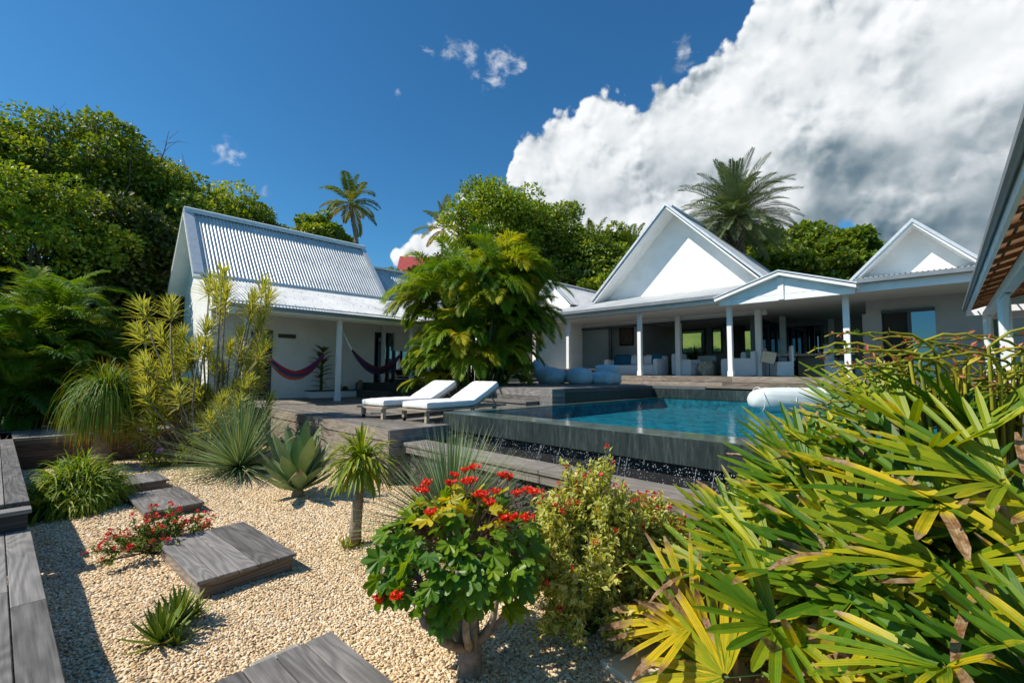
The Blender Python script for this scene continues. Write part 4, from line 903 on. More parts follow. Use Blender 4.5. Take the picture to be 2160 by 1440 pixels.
# ------------------------------------------------------------------ furniture
def rbox(mb, x0, x1, y0, y1, z0, z1, r=.04, puff=.0, n=9, mi=0, wr=.0):
    """soft box: cube grid pushed to rounded edges and puffed faces"""
    g = np.linspace(-1, 1, n); U, Vv = np.meshgrid(g, g, indexing='ij'); o = np.ones_like(U)
    fs = [(U, Vv, o), (Vv, U, -o), (o, U, Vv), (-o, Vv, U), (Vv, o, U), (U, -o, Vv)]
    h = np.array([(x1-x0)/2, (y1-y0)/2, (z1-z0)/2]); c = np.array([(x0+x1)/2, (y0+y1)/2, (z0+z1)/2])
    for f in fs:
        P = np.stack([a.ravel() for a in f], 1); Q = P*h; inner = np.clip(Q, -(h-r), h-r); d = Q-inner; l = np.linalg.norm(d, axis=1, keepdims=True)
        Q = np.where(l > 1e-9, inner+d/np.maximum(l, 1e-9)*r, Q)
        b = (1-P[:, [1, 2, 0]]**2)*(1-P[:, [2, 0, 1]]**2)*(np.abs(P) > .999); Q = Q+np.sign(P)*b*puff
        Q = Q+c; Q = Q+wr*np.sin(Q[:, [1, 2, 0]]*23+Q[:, [2, 0, 1]]*31)
        i = (np.arange(n-1)*n)[:, None]+np.arange(n-1)[None]; mb.add(Q, np.stack([i, i+n, i+n+1, i+1], -1).reshape(-1, 4), mi=mi)
def lounger(label, loc, rz):
    root = thing('sun_lounger', label, 'sun lounger', loc, 'sun loungers on the deck'); X = lambda: MB().xf(loc, rz)
    mb = X(); mb.box(0, .06, 0, .80, .20, .235, 'y'); mb.box(.065, 2.22, 0, .05, .20, .235); mb.box(.065, 2.22, .75, .80, .20, .235)
    for k in range(11): mb.box(.09+k*.195, .09+k*.195+.15, .052, .748, .205, .232, 'y')
    mb.build('slatted_base', 'teak', root, origin=loc, bevel=.003)
    for x, y in ((.06, .06), (.06, .68), (1.9, .06), (1.9, .68)): mb = X(); mb.box(x, x+.07, y, y+.06, .07 if x < 1 and y > .5 else .0, .198, 'z'); mb.build('leg', 'teak', root, origin=loc)
    mb = X(); th = np.linspace(0, 2*pi, 12, endpoint=False); mb.prism([(.095+.035*cos(t), .036+.035*sin(t)) for t in th], .695, .725, plane='xz'); mb.build('wheel', 'black', root, origin=loc)
    mb = X(); rbox(mb, .06, 1.30, .05, .75, .24, .37, .035, .012, wr=.002); mb.build('seat_mattress', 'fabric_w', root, True, origin=loc)
    a = radians(26); ca, sa = cos(a), sin(a); R = np.array([[ca, 0, -sa], [0, 1, 0], [sa, 0, ca]]); Rz = np.array([[cos(rz), -sin(rz), 0], [sin(rz), cos(rz), 0], [0, 0, 1]])
    mb = MB(); mb.xf(np.array(loc)+Rz@np.array([1.30, 0, .24]), R=Rz@R); rbox(mb, .0, .84, .05, .75, 0, .13, .035, .012, wr=.002); mb.build('back_mattress', 'fabric_w', root, True, origin=loc)
    mb = MB(); mb.xf(np.array(loc)+Rz@np.array([1.30, 0, .24]), R=Rz@R)
    for y in (.07, .69): mb.box(0, .84, y, y+.04, -.035, -.002)
    for k in range(5): mb.box(.05+k*.17, .12+k*.17, .11, .69, -.025, -.004, 'y')
    mb.build('back_frame', 'teak', root, origin=loc)
    for y in (.12, .66): mb = X(); mb.tube([[1.78, y, .52], [2.02, y, .23]], .014, 5); mb.build('prop', 'teak', root, origin=loc)
lounger('white sun lounger on the left, nearer the hammock veranda', (4.37, 7.66, DZ), .13)
lounger('white sun lounger on the right, right beside the pool corner', (4.60, 6.58, DZ), .11)

def hammock(label, a, b, sag, mat, wid=.42, seed=1):
    a, b = np.array(a, float), np.array(b, float); root = thing('hammock', label, 'hammock', tuple(a), 'hammocks on the veranda')
    f = lambda t: a+(b-a)*t-UP*sag*4*t*(1-t)
    t = np.linspace(.13, .87, 28); u = np.linspace(-1, 1, 17); pr = np.sin(pi*(t-.13)/.74)**.8*.80+.20
    V = []; C = []
    for ti, w in zip(t, pr):
        for ui in u:
            p = f(ti)+np.array([0, ui*wid*w*.55, 0])+UP*(wid*w*.50*(abs(ui)**1.6)-.02)+UP*.008*sin(ui*19+ti*5)
            V.append(p); C.append([ti, (ui+1)/2, .5, .5])
    i = (np.arange(27)*17)[:, None]+np.arange(16)[None]; mb = MB(); mb.add(V, np.stack([i, i+17, i+18, i+1], -1).reshape(-1, 4), C); mb.build('cloth', mat, root, True, origin=a)
    for end, t0, k in ((a, t[0], 0), (b, t[-1], 27)):
        mb = MB(); mb.tube([end-UP*.02, end+UP*.03], .018, 6)
        for j in range(0, 17, 1):
            p = np.array(V[k*17+j]); q = end+(p-end)*.12; mb.tube([end, (end+p)/2-UP*.02, p], [.011, .008, .007], 4)
        mb.build('cords', 'rope', root, origin=a)
hammock('red and blue striped hammock in front of the white wall, left of the middle post', (3.69, 13.50, 3.02), (6.11, 13.50, 3.05), 1.52, 'ham1', .50)
hammock('dark purple striped hammock right of the middle post, ending near the palm clump', (6.25, 13.50, 3.05), (8.73, 13.50, 3.02), 1.36, 'ham2', .46)

def blob(mb, c, r, fn=None, n=26, m=18, mi=0):
    th = np.linspace(0, 2*pi, n, endpoint=False); ph = np.linspace(-pi/2, pi/2, m); P, T = np.meshgrid(ph, th, indexing='ij')
    D = np.stack([np.cos(P)*np.cos(T), np.cos(P)*np.sin(T), np.sin(P)], -1).reshape(-1, 3); V = D*np.array(r)
    if fn is not None: V = fn(V, D)
    i = (np.arange(m-1)*n)[:, None]; j = np.arange(n)[None]; k = (j+1) % n
    mb.add(V+np.array(c), np.stack([i+j, i+k, i+n+k, i+n+j], -1).reshape(-1, 4), mi=mi)
def wrk(V, D, a=.012, f=9): return V+D*(a*np.sin(D[:, :1]*f+D[:, 2:]*f*1.3)*np.sin(D[:, 1:2]*f*1.6))
def flatb(V, z): V = V.copy(); V[:, 2] = np.maximum(V[:, 2], z); return V
# pale blue bean bags on the terrace
c = (11.9, 9.85, UZ); bb = thing('bean_bag', 'pale blue bean bag chair with a raised pinched back, leftmost of the blue seats', 'bean bag', c, 'blue bean bags on the terrace')
def f1(V, D):
    V = wrk(V, D, .02, 8); s = np.clip(-(V[:, 0]*.5-V[:, 1]*.85)-.05, -1, .6)*0
    l = V[:, 1]; k = np.clip((l-.10)/.42, 0, 1)**1.2; V[:, 2] += k*.34; V[:, 0] *= (1-.25*k); V[:, 1] += k*.10; V[:, 2] *= np.where((V[:, 2] > 0) & (k < .3), .82, 1)
    return flatb(V, -.27)
mb = MB(); blob(mb, (c[0], c[1], UZ+.26), (.56, .66, .36), f1, 40, 28); mb.build('cushion_body', 'fabric_b', bb, True, origin=c)
c = (12.2, 8.82, UZ); bb = thing('pouf', 'round pale blue pouf between the two blue bean bags', 'pouf', c, 'blue bean bags on the terrace')
mb = MB(); blob(mb, (c[0], c[1], UZ+.255), (.42, .42, .29), lambda V, D: flatb(np.sign(V)*np.abs(V/[.42, .42, .29])**.78*[.42, .42, .29]+0, -.255), 40, 26); mb.build('cushion_body', 'fabric_b', bb, True, origin=c)
c = (12.95, 8.32, UZ); bb = thing('bean_bag', 'square pale blue bean bag with a flat pinched back, rightmost of the blue seats', 'bean bag', c, 'blue bean bags on the terrace')
mb = MB(); rbox(mb, c[0]-.4, c[0]+.4, c[1]-.42, c[1]+.40, UZ+.005, UZ+.40, .12, .03, 12, wr=.008)
mb.build('seat', 'fabric_b', bb, True, origin=c); mb = MB(); rbox(mb, c[0]-.1, c[0]+.28, c[1]-.40, c[1]+.38, UZ+.36, UZ+.63, .09, .02, 10, wr=.01); mb.build('backrest', 'fabric_b', bb, True, origin=c)
# low dark table behind the bean bags
tb = thing('low_table', 'long low dark wooden table behind the blue bean bags', 'table', (14.1, 10.0, UZ))
mb = MB(); mb.box(13.75, 14.3, 9.0, 11.2, UZ+.46, UZ+.53, 'y'); mb.build('tabletop', 'darkwood', tb, origin=(14.1, 10.0, UZ), bevel=.01)
for y in (9.15, 10.85): mb = MB(); mb.box(13.85, 14.2, y, y+.18, UZ, UZ+.457, 'z'); mb.build('leg', 'brownwood', tb, origin=(14.1, 10.0, UZ))
mb = MB(); mb.box(13.98, 14.02, 9.33, 10.85, UZ+.1, UZ+.457, 'y'); mb.build('apron', 'brownwood', tb, origin=(14.1, 10.0, UZ))
# float in the pool
c = (10.0, 2.35, WZ); fl = thing('pool_float', 'white floating lounger cushion on the pool water', 'pool float', c)
mb = MB(); mb.xf((9.72, 2.72, 0), -.79); V0 = lambda V, D: wrk(np.sign(V)*np.abs(V/[.85, .25, .25])**[.45, .85, .85]*[.85, .25, .25], D, .006, 9)
blob(mb, (.62, 0, WZ+.19), (.85, .25, .25), V0, 44, 30); mb.build('bolster', 'float', fl, True, origin=c)
for xs_ in (-.05, .55, 1.15):
    mb = MB(); mb.xf((9.72, 2.72, 0), -.79); th = np.linspace(0, 2*pi, 25); mb.tube(np.column_stack([0*th+xs_, .252*np.cos(th), WZ+.19+.252*np.sin(th)]), .007, 4); mb.build('piping', 'fabric_w', fl, True, origin=c)

def cushion(mb, c, s, rz, tilt=.3):
    R0 = np.array([[cos(rz), -sin(rz), 0], [sin(rz), cos(rz), 0], [0, 0, 1]]); R1 = np.array([[cos(tilt), 0, sin(tilt)], [0, 1, 0], [-sin(tilt), 0, cos(tilt)]])
    mb.xf(c, R=R0@R1); blob(mb, (0, 0, 0), (.09, s/2, s/2), lambda V, D: np.column_stack([V[:, 0], np.sign(V[:, 1])*np.abs(V[:, 1]/(s/2))**.55*s/2, np.sign(V[:, 2])*np.abs(V[:, 2]/(s/2))**.55*s/2]), 24, 16)
# sofa against the wall, facing the pool
c = (17.6, 9.4, HZ); sf = thing('sofa', 'long white slipcovered sofa facing the pool', 'sofa', c)
sy0, sy1 = 8.30, 10.75
mb = MB(); rbox(mb, 16.65, 17.5, sy0+.15, sy1-.15, HZ+.02, HZ+.42, .04, .01, 10, wr=.004); mb.build('seat', 'slip', sf, True, origin=c)
mb = MB(); rbox(mb, 17.35, 17.62, sy0, sy1, HZ+.02, HZ+.80, .06, .01, 10, wr=.004); mb.build('backrest', 'slip', sf, True, origin=c)
for y in (sy0, sy1-.2): mb = MB(); rbox(mb, 16.62, 17.5, y, y+.2, HZ+.01, HZ+.66, .05, .01, 9, wr=.003); mb.build('armrest', 'slip', sf, True, origin=c)
for lab, y, col, s, dz in (('dark teal cushion at the left end of the sofa', 10.38, 'fabric_t', .50, 0), ('dark teal cushion second from the left on the sofa', 10.02, 'fabric_t', .50, .0), ('white cushion in the middle of the sofa', 9.55, 'slip', .46, .0), ('tilted white cushion right of the middle of the sofa', 8.95, 'slip', .46, -.02), ('dark teal cushion at the right end of the sofa', 8.66, 'fabric_t', .48, .02)):
    q = (17.22, y, HZ+.64+dz); mb = MB(); cushion(mb, q, s, .1*sin(y*7), .28); o = mb.build('cushion', col, None, True, origin=q); tag(o, lab, 'cushion', 'cushions on the sofa')
def armchair(label, x, y, rz):
    c = (x, y, HZ); r = thing('armchair', label, 'armchair', c, 'white armchairs in the living room'); X = lambda: MB().xf(c, rz)
    mb = X(); rbox(mb, -.38, .32, -.26, .26, .02, .44, .04, .01, 8, wr=.004); mb.build('seat', 'slip', r, True, origin=c)
    mb = X(); rbox(mb, .24, .44, -.40, .40, .02, .86, .06, .01, 8, wr=.004); mb.build('backrest', 'slip', r, True, origin=c)
    for s in (-.40, .26): mb = X(); rbox(mb, -.40, .30, s, s+.14, .01, .62, .04, .01, 8, wr=.004); mb.build('armrest', 'slip', r, True, origin=c)
armchair('white slipcovered armchair facing right, just right of the white column', 17.4, 7.45, 1.4)
armchair('white slipcovered armchair left of the post under the low pediment, next to the driftwood stool', 17.5, 5.75, -1.3)
armchair('white slipcovered armchair behind the post under the low pediment', 17.1, 5.15, -1.7)
armchair('white slipcovered armchair deep in the living room near the rear window', 19.6, 7.6, 0.1)
c = (17.4, 6.72, HZ); st = MB(); RNG = np.random.default_rng(5)
blob(st, (c[0], c[1], HZ+.27), (.27, .30, .30), lambda V, D: np.column_stack([V[:, :2]*(1+.22*np.sin(D[:, 2:3]*9+D[:, :1]*7)*np.cos(D[:, 1:2]*8)), np.clip(V[:, 2]*1.3, -.27, .27)]), 36, 26)
tag(st.build('driftwood_stool', 'driftwood', None, True, origin=(c[0], c[1], HZ)), 'pale knotted driftwood stump table between the white armchairs', 'side table')
# plant in a pot by the window
RNG = np.random.default_rng(21)
c = (20.3, 8.35, HZ); pp = thing('potted_plant', 'dark potted palm silhouetted against the rear window', 'potted plant', c)
mb = MB(); mb.tube([[c[0], c[1], HZ], [c[0], c[1], HZ+.5]], [.2, .26], 12); mb.build('pot', 'black', pp, True, origin=c)
mb = MB(); rosette(mb, (c[0], c[1], HZ+.5), (0, 0, 1), 70, 1.0, .05, .1, 1.5, .9, 5); mb.build('foliage', 'lf_dark', pp, origin=c)
# dining set
c = (18.0, 3.1, HZ); dt = thing('dining_table', 'thick pale wooden dining table under the covered terrace', 'table', c)
mb = MB(); mb.box(17.3, 18.5, 2.15, 4.35, HZ+.68, HZ+.76, 'y'); mb.build('tabletop', 'driftwood', dt, origin=c, bevel=.02)
mb = MB(); mb.box(17.6, 18.2, 2.65, 3.75, HZ, HZ+.676, 'z'); mb.build('pedestal', 'teak', dt, origin=c, bevel=.02)
def dchair(label, x, y, rz):
    c = (x, y, HZ); r = thing('dining_chair', label, 'chair', c, 'white covered dining chairs'); X = lambda: MB().xf(c, rz)
    mb = X(); rbox(mb, -.24, .24, -.24, .24, .01, .49, .03, .008, 8, wr=.004); mb.build('seat', 'slip', r, True, origin=c)
    mb = X(); rbox(mb, .17, .26, -.23, .23, .45, 1.0, .035, .008, 8, wr=.004); mb.build('backrest', 'slip', r, True, origin=c)
dchair('white covered dining chair at the left front of the table, beside the menu board', 16.75, 3.95, -1.2)
dchair('white covered dining chair at the right front of the table', 16.85, 2.55, -1.9+3.14)
dchair('white covered dining chair at the right end of the table', 17.7, 1.95, -1.57)
dchair('white covered dining chair at the left end of the table', 17.6, 4.55, 1.57)
c = (16.3, 4.28, HZ); mbd = thing('menu_board', 'small tilted cream board on a stand in front of the dining chairs', 'board', c)
R_ = nrm(np.array([[.25, -1, .18]]))[0]
mb = MB(); mb.xf((16.3, 4.28, HZ+.62), R=np.array([[.97, .2, .1], [-.2, .95, -.22], [-.12, .2, .97]])); mb.box(-.012, .012, -.24, .24, -.20, .20); mb.build('panel', 'signwood', mbd, origin=c); mb = MB(); mb.xf((16.3, 4.28, HZ+.62), R=np.array([[.97, .2, .1], [-.2, .95, -.22], [-.12, .2, .97]])); mb.box(-.016, -.0125, -.225, .225, -.185, .185); mb.build('card', 'slate', mbd, origin=c)
mb = MB(); mb.tube([[16.35, 4.28, HZ], [16.35, 4.28, HZ+.45]], .012, 6); mb.tube([[16.2, 4.28, HZ+.01], [16.5, 4.28, HZ+.01]], .012, 6); mb.build('stand', 'black', mbd, origin=c)
RNG = np.random.default_rng(8)
for i in range(7):
    y = 2.35+i*.28+RNG.normal(0, .04); x = 17.6+.5*RNG.random(); z = HZ+.762; c = (x, y, z)
    mb = MB(); mb.tube([[x, y, z], [x, y, z+.012], [x, y, z+.05], [x, y, z+.07]], [.035, .045, .055, .05], 10); tag(mb.build('bowl', ['driftwood', 'slip', 'teak'][i % 3], None, True, origin=c), 'small pale bowl set out on the dining table', 'bowl', 'bowls on the dining table')

# ------------------------------------------------------------------ trees on the slope behind
TG = 'leafy trees behind the houses'
TR = [
 ('leafy tree at the far left edge behind the bright green one', (-1.9, 28.2, 9.4), (2.0, 2.0, 2.4), 60, 9000, .24, 'lf_mid', 0),
 ('bright yellow-green leafy tree at the left edge, above the palms', (-.5, 21.6, 5.9), (2.5, 2.3, 2.0), 80, 14000, .20, 'lf_bright', 0),
 ('tallest dark tree on the left with bare twiggy branches', (.8, 28.4, 11.0), (3.1, 2.8, 2.3), 90, 12000, .24, 'lf_mid', 26),
 ('tall twiggy tree right of the tallest one on the left', (3.1, 29.0, 10.3), (2.6, 2.6, 2.3), 80, 11000, .24, 'lf_mid', 16),
 ('broad leafy tree above the left end of the cottage roof', (5.7, 29.4, 9.8), (3.0, 2.8, 2.3), 90, 12000, .26, 'lf_bright', 3),
 ('leafy tree above the middle of the cottage ridge', (8.4, 29.4, 9.4), (2.3, 2.2, 1.9), 70, 9000, .26, 'lf_mid', 0),
 ('rounded leafy tree directly left of the coconut palm', (11.6, 28.8, 10.0), (1.7, 1.7, 1.8), 50, 7000, .26, 'lf_bright', 0),
 ('low leafy tree right of the coconut palm trunk', (14.6, 31.5, 8.4), (2.5, 2.2, 1.4), 60, 8000, .28, 'lf_mid', 0),
 ('low leafy tree below the red roof', (19.0, 31.0, 8.0), (3.0, 2.2, 1.5), 60, 8000, .28, 'lf_bright', 0),
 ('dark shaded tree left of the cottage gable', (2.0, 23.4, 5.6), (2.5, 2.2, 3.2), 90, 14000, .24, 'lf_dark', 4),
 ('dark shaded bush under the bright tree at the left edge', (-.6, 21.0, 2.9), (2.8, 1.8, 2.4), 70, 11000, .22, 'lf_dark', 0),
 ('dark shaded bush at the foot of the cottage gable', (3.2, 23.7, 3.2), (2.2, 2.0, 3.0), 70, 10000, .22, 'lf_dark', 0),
 ('dark leafy tree touching the left rake of the cottage roof', (4.0, 25.8, 7.4), (2.2, 2.2, 2.2), 70, 9000, .24, 'lf_mid', 3),
 ('tallest bright tree in the middle, behind the palm clump', (18.3, 19.2, 10.3), (3.1, 2.9, 2.6), 110, 16000, .24, 'lf_bright', 0),
 ('rounded olive green tree right of the tallest middle tree', (22.0, 18.1, 10.2), (2.5, 2.4, 2.2), 80, 11000, .25, 'lf_mid', 6),
 ('dark leafy tree in front of the olive green one', (22.8, 16.2, 7.9), (3.0, 2.8, 2.6), 90, 12000, .25, 'lf_mid', 6),
 ('leafy tree left of the tall white gable', (26.0, 15.7, 9.1), (2.5, 2.3, 2.1), 70, 9000, .27, 'lf_bright', 4),
 ('bright bush just above the left end of the main roof', (21.6, 13.6, 6.0), (2.0, 1.9, 1.5), 60, 8000, .22, 'lf_bright', 0),
 ('leafy tree behind the upper left of the palm clump', (19.2, 25.8, 8.0), (2.4, 2.0, 1.9), 70, 9000, .25, 'lf_mid', 0),
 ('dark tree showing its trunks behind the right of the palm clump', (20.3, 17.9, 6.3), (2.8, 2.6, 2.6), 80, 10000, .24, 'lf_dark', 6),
 ('dark bush hugging the left slope of the tall gable', (24.2, 13.9, 7.6), (1.9, 1.9, 2.0), 60, 8000, .25, 'lf_mid', 0),
 ('dark glossy tree right of the date palm trunk', (29.0, 5.9, 8.0), (2.2, 2.0, 1.7), 60, 7000, .36, 'lf_sea', 0),
 ('glossy broad-leaved tree next to the right gable', (28.0, 3.8, 7.6), (1.9, 1.8, 1.45), 50, 6000, .36, 'lf_sea', 0),
 ('leafy tree just behind the date palm trunk', (29.0, 8.0, 8.8), (2.2, 2.1, 1.9), 60, 8000, .30, 'lf_mid', 3),
 ('low broad-leaved tree above the pediment roof', (27.0, 6.0, 6.5), (2.4, 2.4, 1.7), 60, 7000, .34, 'lf_sea', 0),
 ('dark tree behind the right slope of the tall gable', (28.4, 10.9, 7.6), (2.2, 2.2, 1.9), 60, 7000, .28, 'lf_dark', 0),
 ('low broad-leaved tree directly left of the right gable', (28.6, 3.4, 6.2), (2.2, 2.2, 1.4), 60, 7000, .34, 'lf_sea', 0)]
for i, (lab, c, r, nc, nl, sz, m, bare) in enumerate(TR):
    b = (c[0]+.3, c[1]+.2, float(height(np.array(c[0]), np.array(c[1])))-.1)
    tree('leafy_tree', lab, b, c, r, nc, nl, sz, m, 100+i, group=TG, bare=bare, tr=.22)
# far wood
RNG = np.random.default_rng(77); mb = MB()
for i in range(46):
    a = i/45; cx_, cy_ = -14+58*a+RNG.normal(0, 2), 52-34*a**1.6+RNG.normal(0, 3); hz = float(height(np.array(cx_), np.array(cy_)))
    n = 1100; d = rdir(n, -.2); P = np.array([cx_, cy_, hz+RNG.uniform(.6, 1.6)])+d*np.array([2.6, 2.6, 2.1])*(RNG.random((n, 1))*.4+.7)
    leafcards(mb, P, nrm(d+RNG.normal(0, .8, (n, 3))), nrm(d+UP+RNG.normal(0, .4, (n, 3))), .5, RNG.normal(.4, .2, n))
tag(mb.build('far_wood', 'lf_mid'), 'low mass of green wood along the slope behind the houses', 'wood', kind='stuff')

# palms with a single trunk
def crown_palm(name, label, base, top, n, L, droop, mat, nl=44, ll=.6, lw=.03, a0=.1, a1=2.0, tr=.13, seed=1, bark='greybark', lift=.3, ldroop=.8, lean=(0, 0), trail=None, group=None, rndf=None, boots=False):
    global RNG
    RNG = np.random.default_rng(seed); base, top = np.array(base, float), np.array(top, float)
    r = thing(name, label, 'palm tree', tuple(base), group); mb = MB(); k = np.arange(n); th = a0+(a1-a0)*((k+.5)/n)**.9; ph = k*2.39996+RNG.random()*6
    D = np.column_stack([np.sin(th)*np.cos(ph), np.sin(th)*np.sin(ph), np.cos(th)]); P = top+D*.12
    fronds(mb, P, D, L*RNG.uniform(.85, 1.1, n), droop*(.5+.7*RNG.random(n))*(1-.35*(th > 1.5)), nl, ll, lw, 9, lift=lift, ldroop=ldroop, rnd=np.clip(.15+.55*(th/2.2)+RNG.normal(0, .12, n), 0, 1), rw=.03)
    mb.build('fronds', mat, r, origin=base)
    mb = MB(); t = np.linspace(0, 1, 12)[:, None]; pts = base+(top-base)*t+np.column_stack([np.sin(t[:, 0]*pi)*lean[0], np.sin(t[:, 0]*pi)*lean[1], 0*t[:, 0]])
    mb.tube(pts, np.linspace(tr*1.25, tr*.85, 12), 9)
    if boots:
        m = 150; a = np.arange(m)*2.4; z = np.linspace(0, 1, m); P = top-UP*(z*1.7)[:, None]+np.column_stack([np.cos(a), np.sin(a), 0*a])*(tr*1.0+.05*(1-z))[:, None]
        blades(mb, P, np.column_stack([np.cos(a), np.sin(a), 1.2+0*a]), .26, .07, 0, 3, .5, 'sword', hint=np.column_stack([np.cos(a), np.sin(a), 0*a]))
    mb.build('trunk', bark, r, True, origin=base); return r
crown_palm('coconut_palm', 'coconut palm standing tall above the cottage ridge', (14.2, 28.0, 1), (13.35, 28.2, 12.9), 21, 2.15, 1.5, 'coco', 40, .55, .032, .05, 2.25, .15, 31, lean=(.5, 0), ldroop=1.1)
crown_palm('date_palm', 'big round-headed date palm behind the tall white gable', (22.1, 7.05, 1), (21.9, 6.97, 8.95), 118, 2.7, 1.45, 'date', 74, .40, .0125, .12, 2.15, .26, 32, bark='bark', lift=.42, ldroop=.3, boots=True)
crown_palm('young_palm', 'half hidden palm among the trees left of the tall gable, left one', (24.9, 16.9, 1), (24.8, 16.8, 9.9), 16, 2.0, 1.3, 'coco', 34, .45, .03, .05, 1.7, .1, 33, group='young palms among the middle trees')
crown_palm('young_palm', 'half hidden palm among the trees, right one closest to the tall gable', (25.5, 14.4, 1), (25.4, 14.35, 9.5), 14, 1.7, 1.2, 'coco', 34, .45, .03, .05, 1.6, .1, 34, group='young palms among the middle trees')
crown_palm('young_palm', 'palm fronds poking out left of the tallest middle tree', (18.6, 25.6, 1), (18.92, 25.44, 11.9), 14, 2.0, 1.3, 'coco', 34, .5, .03, .05, 2.1, .1, 35, group='young palms among the middle trees')

# areca palm clumps
def areca(label, base, nst, spread, hmin, hmax, nfr, L, mat, seed, dr=1.9, ll=.42, lw=.018, nl=46, name='areca_palm', bias=None, group='areca palm clumps'):
    global RNG
    RNG = np.random.default_rng(seed); base = np.array(base, float); r = thing(name, label, 'palm', tuple(base), group)
    a = RNG.uniform(0, 2*pi, nst); rr = spread*np.sqrt(RNG.random(nst)); hs = hmin+(hmax-hmin)*RNG.random(nst)*(1-.40*rr/spread)
    foot = base+np.column_stack([rr*.45*np.cos(a), rr*.45*np.sin(a), 0*a]); tip = base+np.column_stack([rr*np.cos(a), rr*np.sin(a), hs])
    mb = MB()
    for p, q in zip(foot, tip): mb.tube([p, p*.5+q*.5+[0, 0, .1], q], [.035, .03, .028], 6)
    mb.build('stems', 'greenstem', r, True, origin=base)
    P, D, Ln, R = [], [], [], []
    for i in range(nst):
        out = nrm(tip[i]-base-[0, 0, hs[i]]+1e-3) if rr[i] > .05 else np.zeros(3)
        for k in range(nfr):
            th = RNG.uniform(.15, 1.25); ph = k*2.4+i*1.3; d = np.array([sin(th)*cos(ph), sin(th)*sin(ph), cos(th)])+out*.55
            P.append(tip[i]); D.append(d); Ln.append(L*RNG.uniform(.75, 1.15)*(.55+.55*min(1, hs[i]/3.6))); R.append(np.clip(RNG.normal(.42, .22)+(.45 if RNG.random() < .12 else 0), 0, 1))
    mb = MB(); n = len(P); fronds(mb, np.array(P), np.array(D), np.array(Ln), dr*RNG.uniform(.7, 1.3, n), nl, ll, lw, 9, sweep=.75, lift=.55, ldroop=1.15, rnd=np.array(R), rw=.014)
    mb.build('fronds', mat, r, origin=base); return r
areca('big yellow-green palm clump between the cottage and the main house', (8.75, 10.25, DZ), 66, 1.5, .5, 5.2, 7, 1.5, 'palm', 41, nl=64, ll=.42, lw=.0145)
areca('outer right part of the palm clump with darker fronds over the wall', (9.95, 10.5, UZ-.1), 10, .6, 2.3, 3.2, 7, 1.35, 'palm', 42)
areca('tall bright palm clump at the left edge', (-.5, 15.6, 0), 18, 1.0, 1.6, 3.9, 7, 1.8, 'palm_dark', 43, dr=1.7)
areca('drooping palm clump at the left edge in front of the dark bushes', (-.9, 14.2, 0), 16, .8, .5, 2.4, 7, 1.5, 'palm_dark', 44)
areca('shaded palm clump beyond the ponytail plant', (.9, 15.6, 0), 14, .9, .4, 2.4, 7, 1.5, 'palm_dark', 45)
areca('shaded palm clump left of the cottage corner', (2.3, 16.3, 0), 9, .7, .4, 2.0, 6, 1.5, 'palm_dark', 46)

# ------------------------------------------------------------------ garden plants
def tuft_base(mb, c, r, h, mi=0): mb.tube([c, np.array(c)+[0, 0, h*.5], np.array(c)+[0, 0, h]], [r, r*.9, r*.5], 9, mi=mi)
RNG = np.random.default_rng(51)
# striped dracaena thicket
c0 = np.array([2.25, 10.35, 0.0]); r = thing('dracaena_thicket', 'tall thicket of yellow-striped rosettes on thin canes by the cottage veranda', 'shrub', tuple(c0))
RT = np.array([sin(yaw), -cos(yaw), 0]); FH = np.array([cos(yaw), sin(yaw), 0])
hd = [(-.31, 3.60), (.27, 3.66), (.71, 3.56), (1.12, 3.22), (-.98, 3.02), (-.45, 3.0), (.16, 3.06), (.60, 2.98), (-1.42, 2.6), (-1.02, 2.58), (-.58, 2.5), (-.10, 3.42), (1.10, 2.25), (1.0, 2.84), (-1.17, 2.02), (.45, 3.3), (.95, 3.15), (-.75, 2.2), (0, 2.62), (.35, 2.55), (.85, 2.5), (-.3, 2.2), (-1.0, 1.6), (-.6, 1.7)]
for i in range(70): hd.append((RNG.uniform(-.95, .95), RNG.uniform(.75, 2.3)))
mb = MB(); st = MB()
for i, (u, h) in enumerate(hd):
    wv = RNG.uniform(-.35, .5) if i < 24 else RNG.uniform(-.6, .6); u = u*1.22 if u < 0 else u; tip = c0+RT*(u-.05)+FH*(wv-.1); tip[2] = h-.18
    f = c0+RT*u*.35+FH*wv*.5+RNG.normal(0, .1, 3)*[1, 1, 0]; f[2] = 0
    k = f*.45+tip*.55+RT*(-.12*u)+RNG.normal(0, .05, 3); st.tube([f, (f+k)/2+RNG.normal(0, .04, 3), k, (k+tip)/2+RNG.normal(0, .03, 3), tip], [.022, .019, .017, .015, .013], 5)
    ax = nrm(tip-k+UP*.25)
    big = 1 if i < 24 else .78
    for q in range(3): rosette(mb, tip+ax*(-.12+.11*q), ax, 21, .42*big*(1.1-.13*q), .019, .12, 1.75-.35*q, .30, 4, 'sword', .3, .1)
mb.build('foliage', 'dracaena', r, origin=c0); st.build('canes', 'greybark', r, True, origin=c0)
# ponytail plant
def at_(p): return tuple(float(v) for v in p)
RNG = np.random.default_rng(52); c0 = np.array([.70, 10.95, 0]); r = thing('ponytail_palm', 'fountain of thin drooping leaves with orange tips by the walkway corner', 'plant', tuple(c0))
mb = MB(); mb.tube([c0, c0+[0, 0, .25], c0+[0, 0, .6], c0+[.02, 0, 1.25]], [.19, .16, .08, .06], 12); mb.build('trunk', 'greybark', r, True, origin=c0)
mb = MB(); rosette(mb, c0+[.02, 0, 1.22], (0, 0, 1), 1300, 1.26, .012, .03, 1.2, 7.5, 11, 'sword', .3, .1, lvar=.45)
rosette(mb, c0+[.02, 0, 1.25], (0, 0, 1), 190, .80, .011, .02, .7, .7, 6, 'sword', .3, .1, lvar=.4); mb.build('foliage', 'ponytail', r, origin=c0)
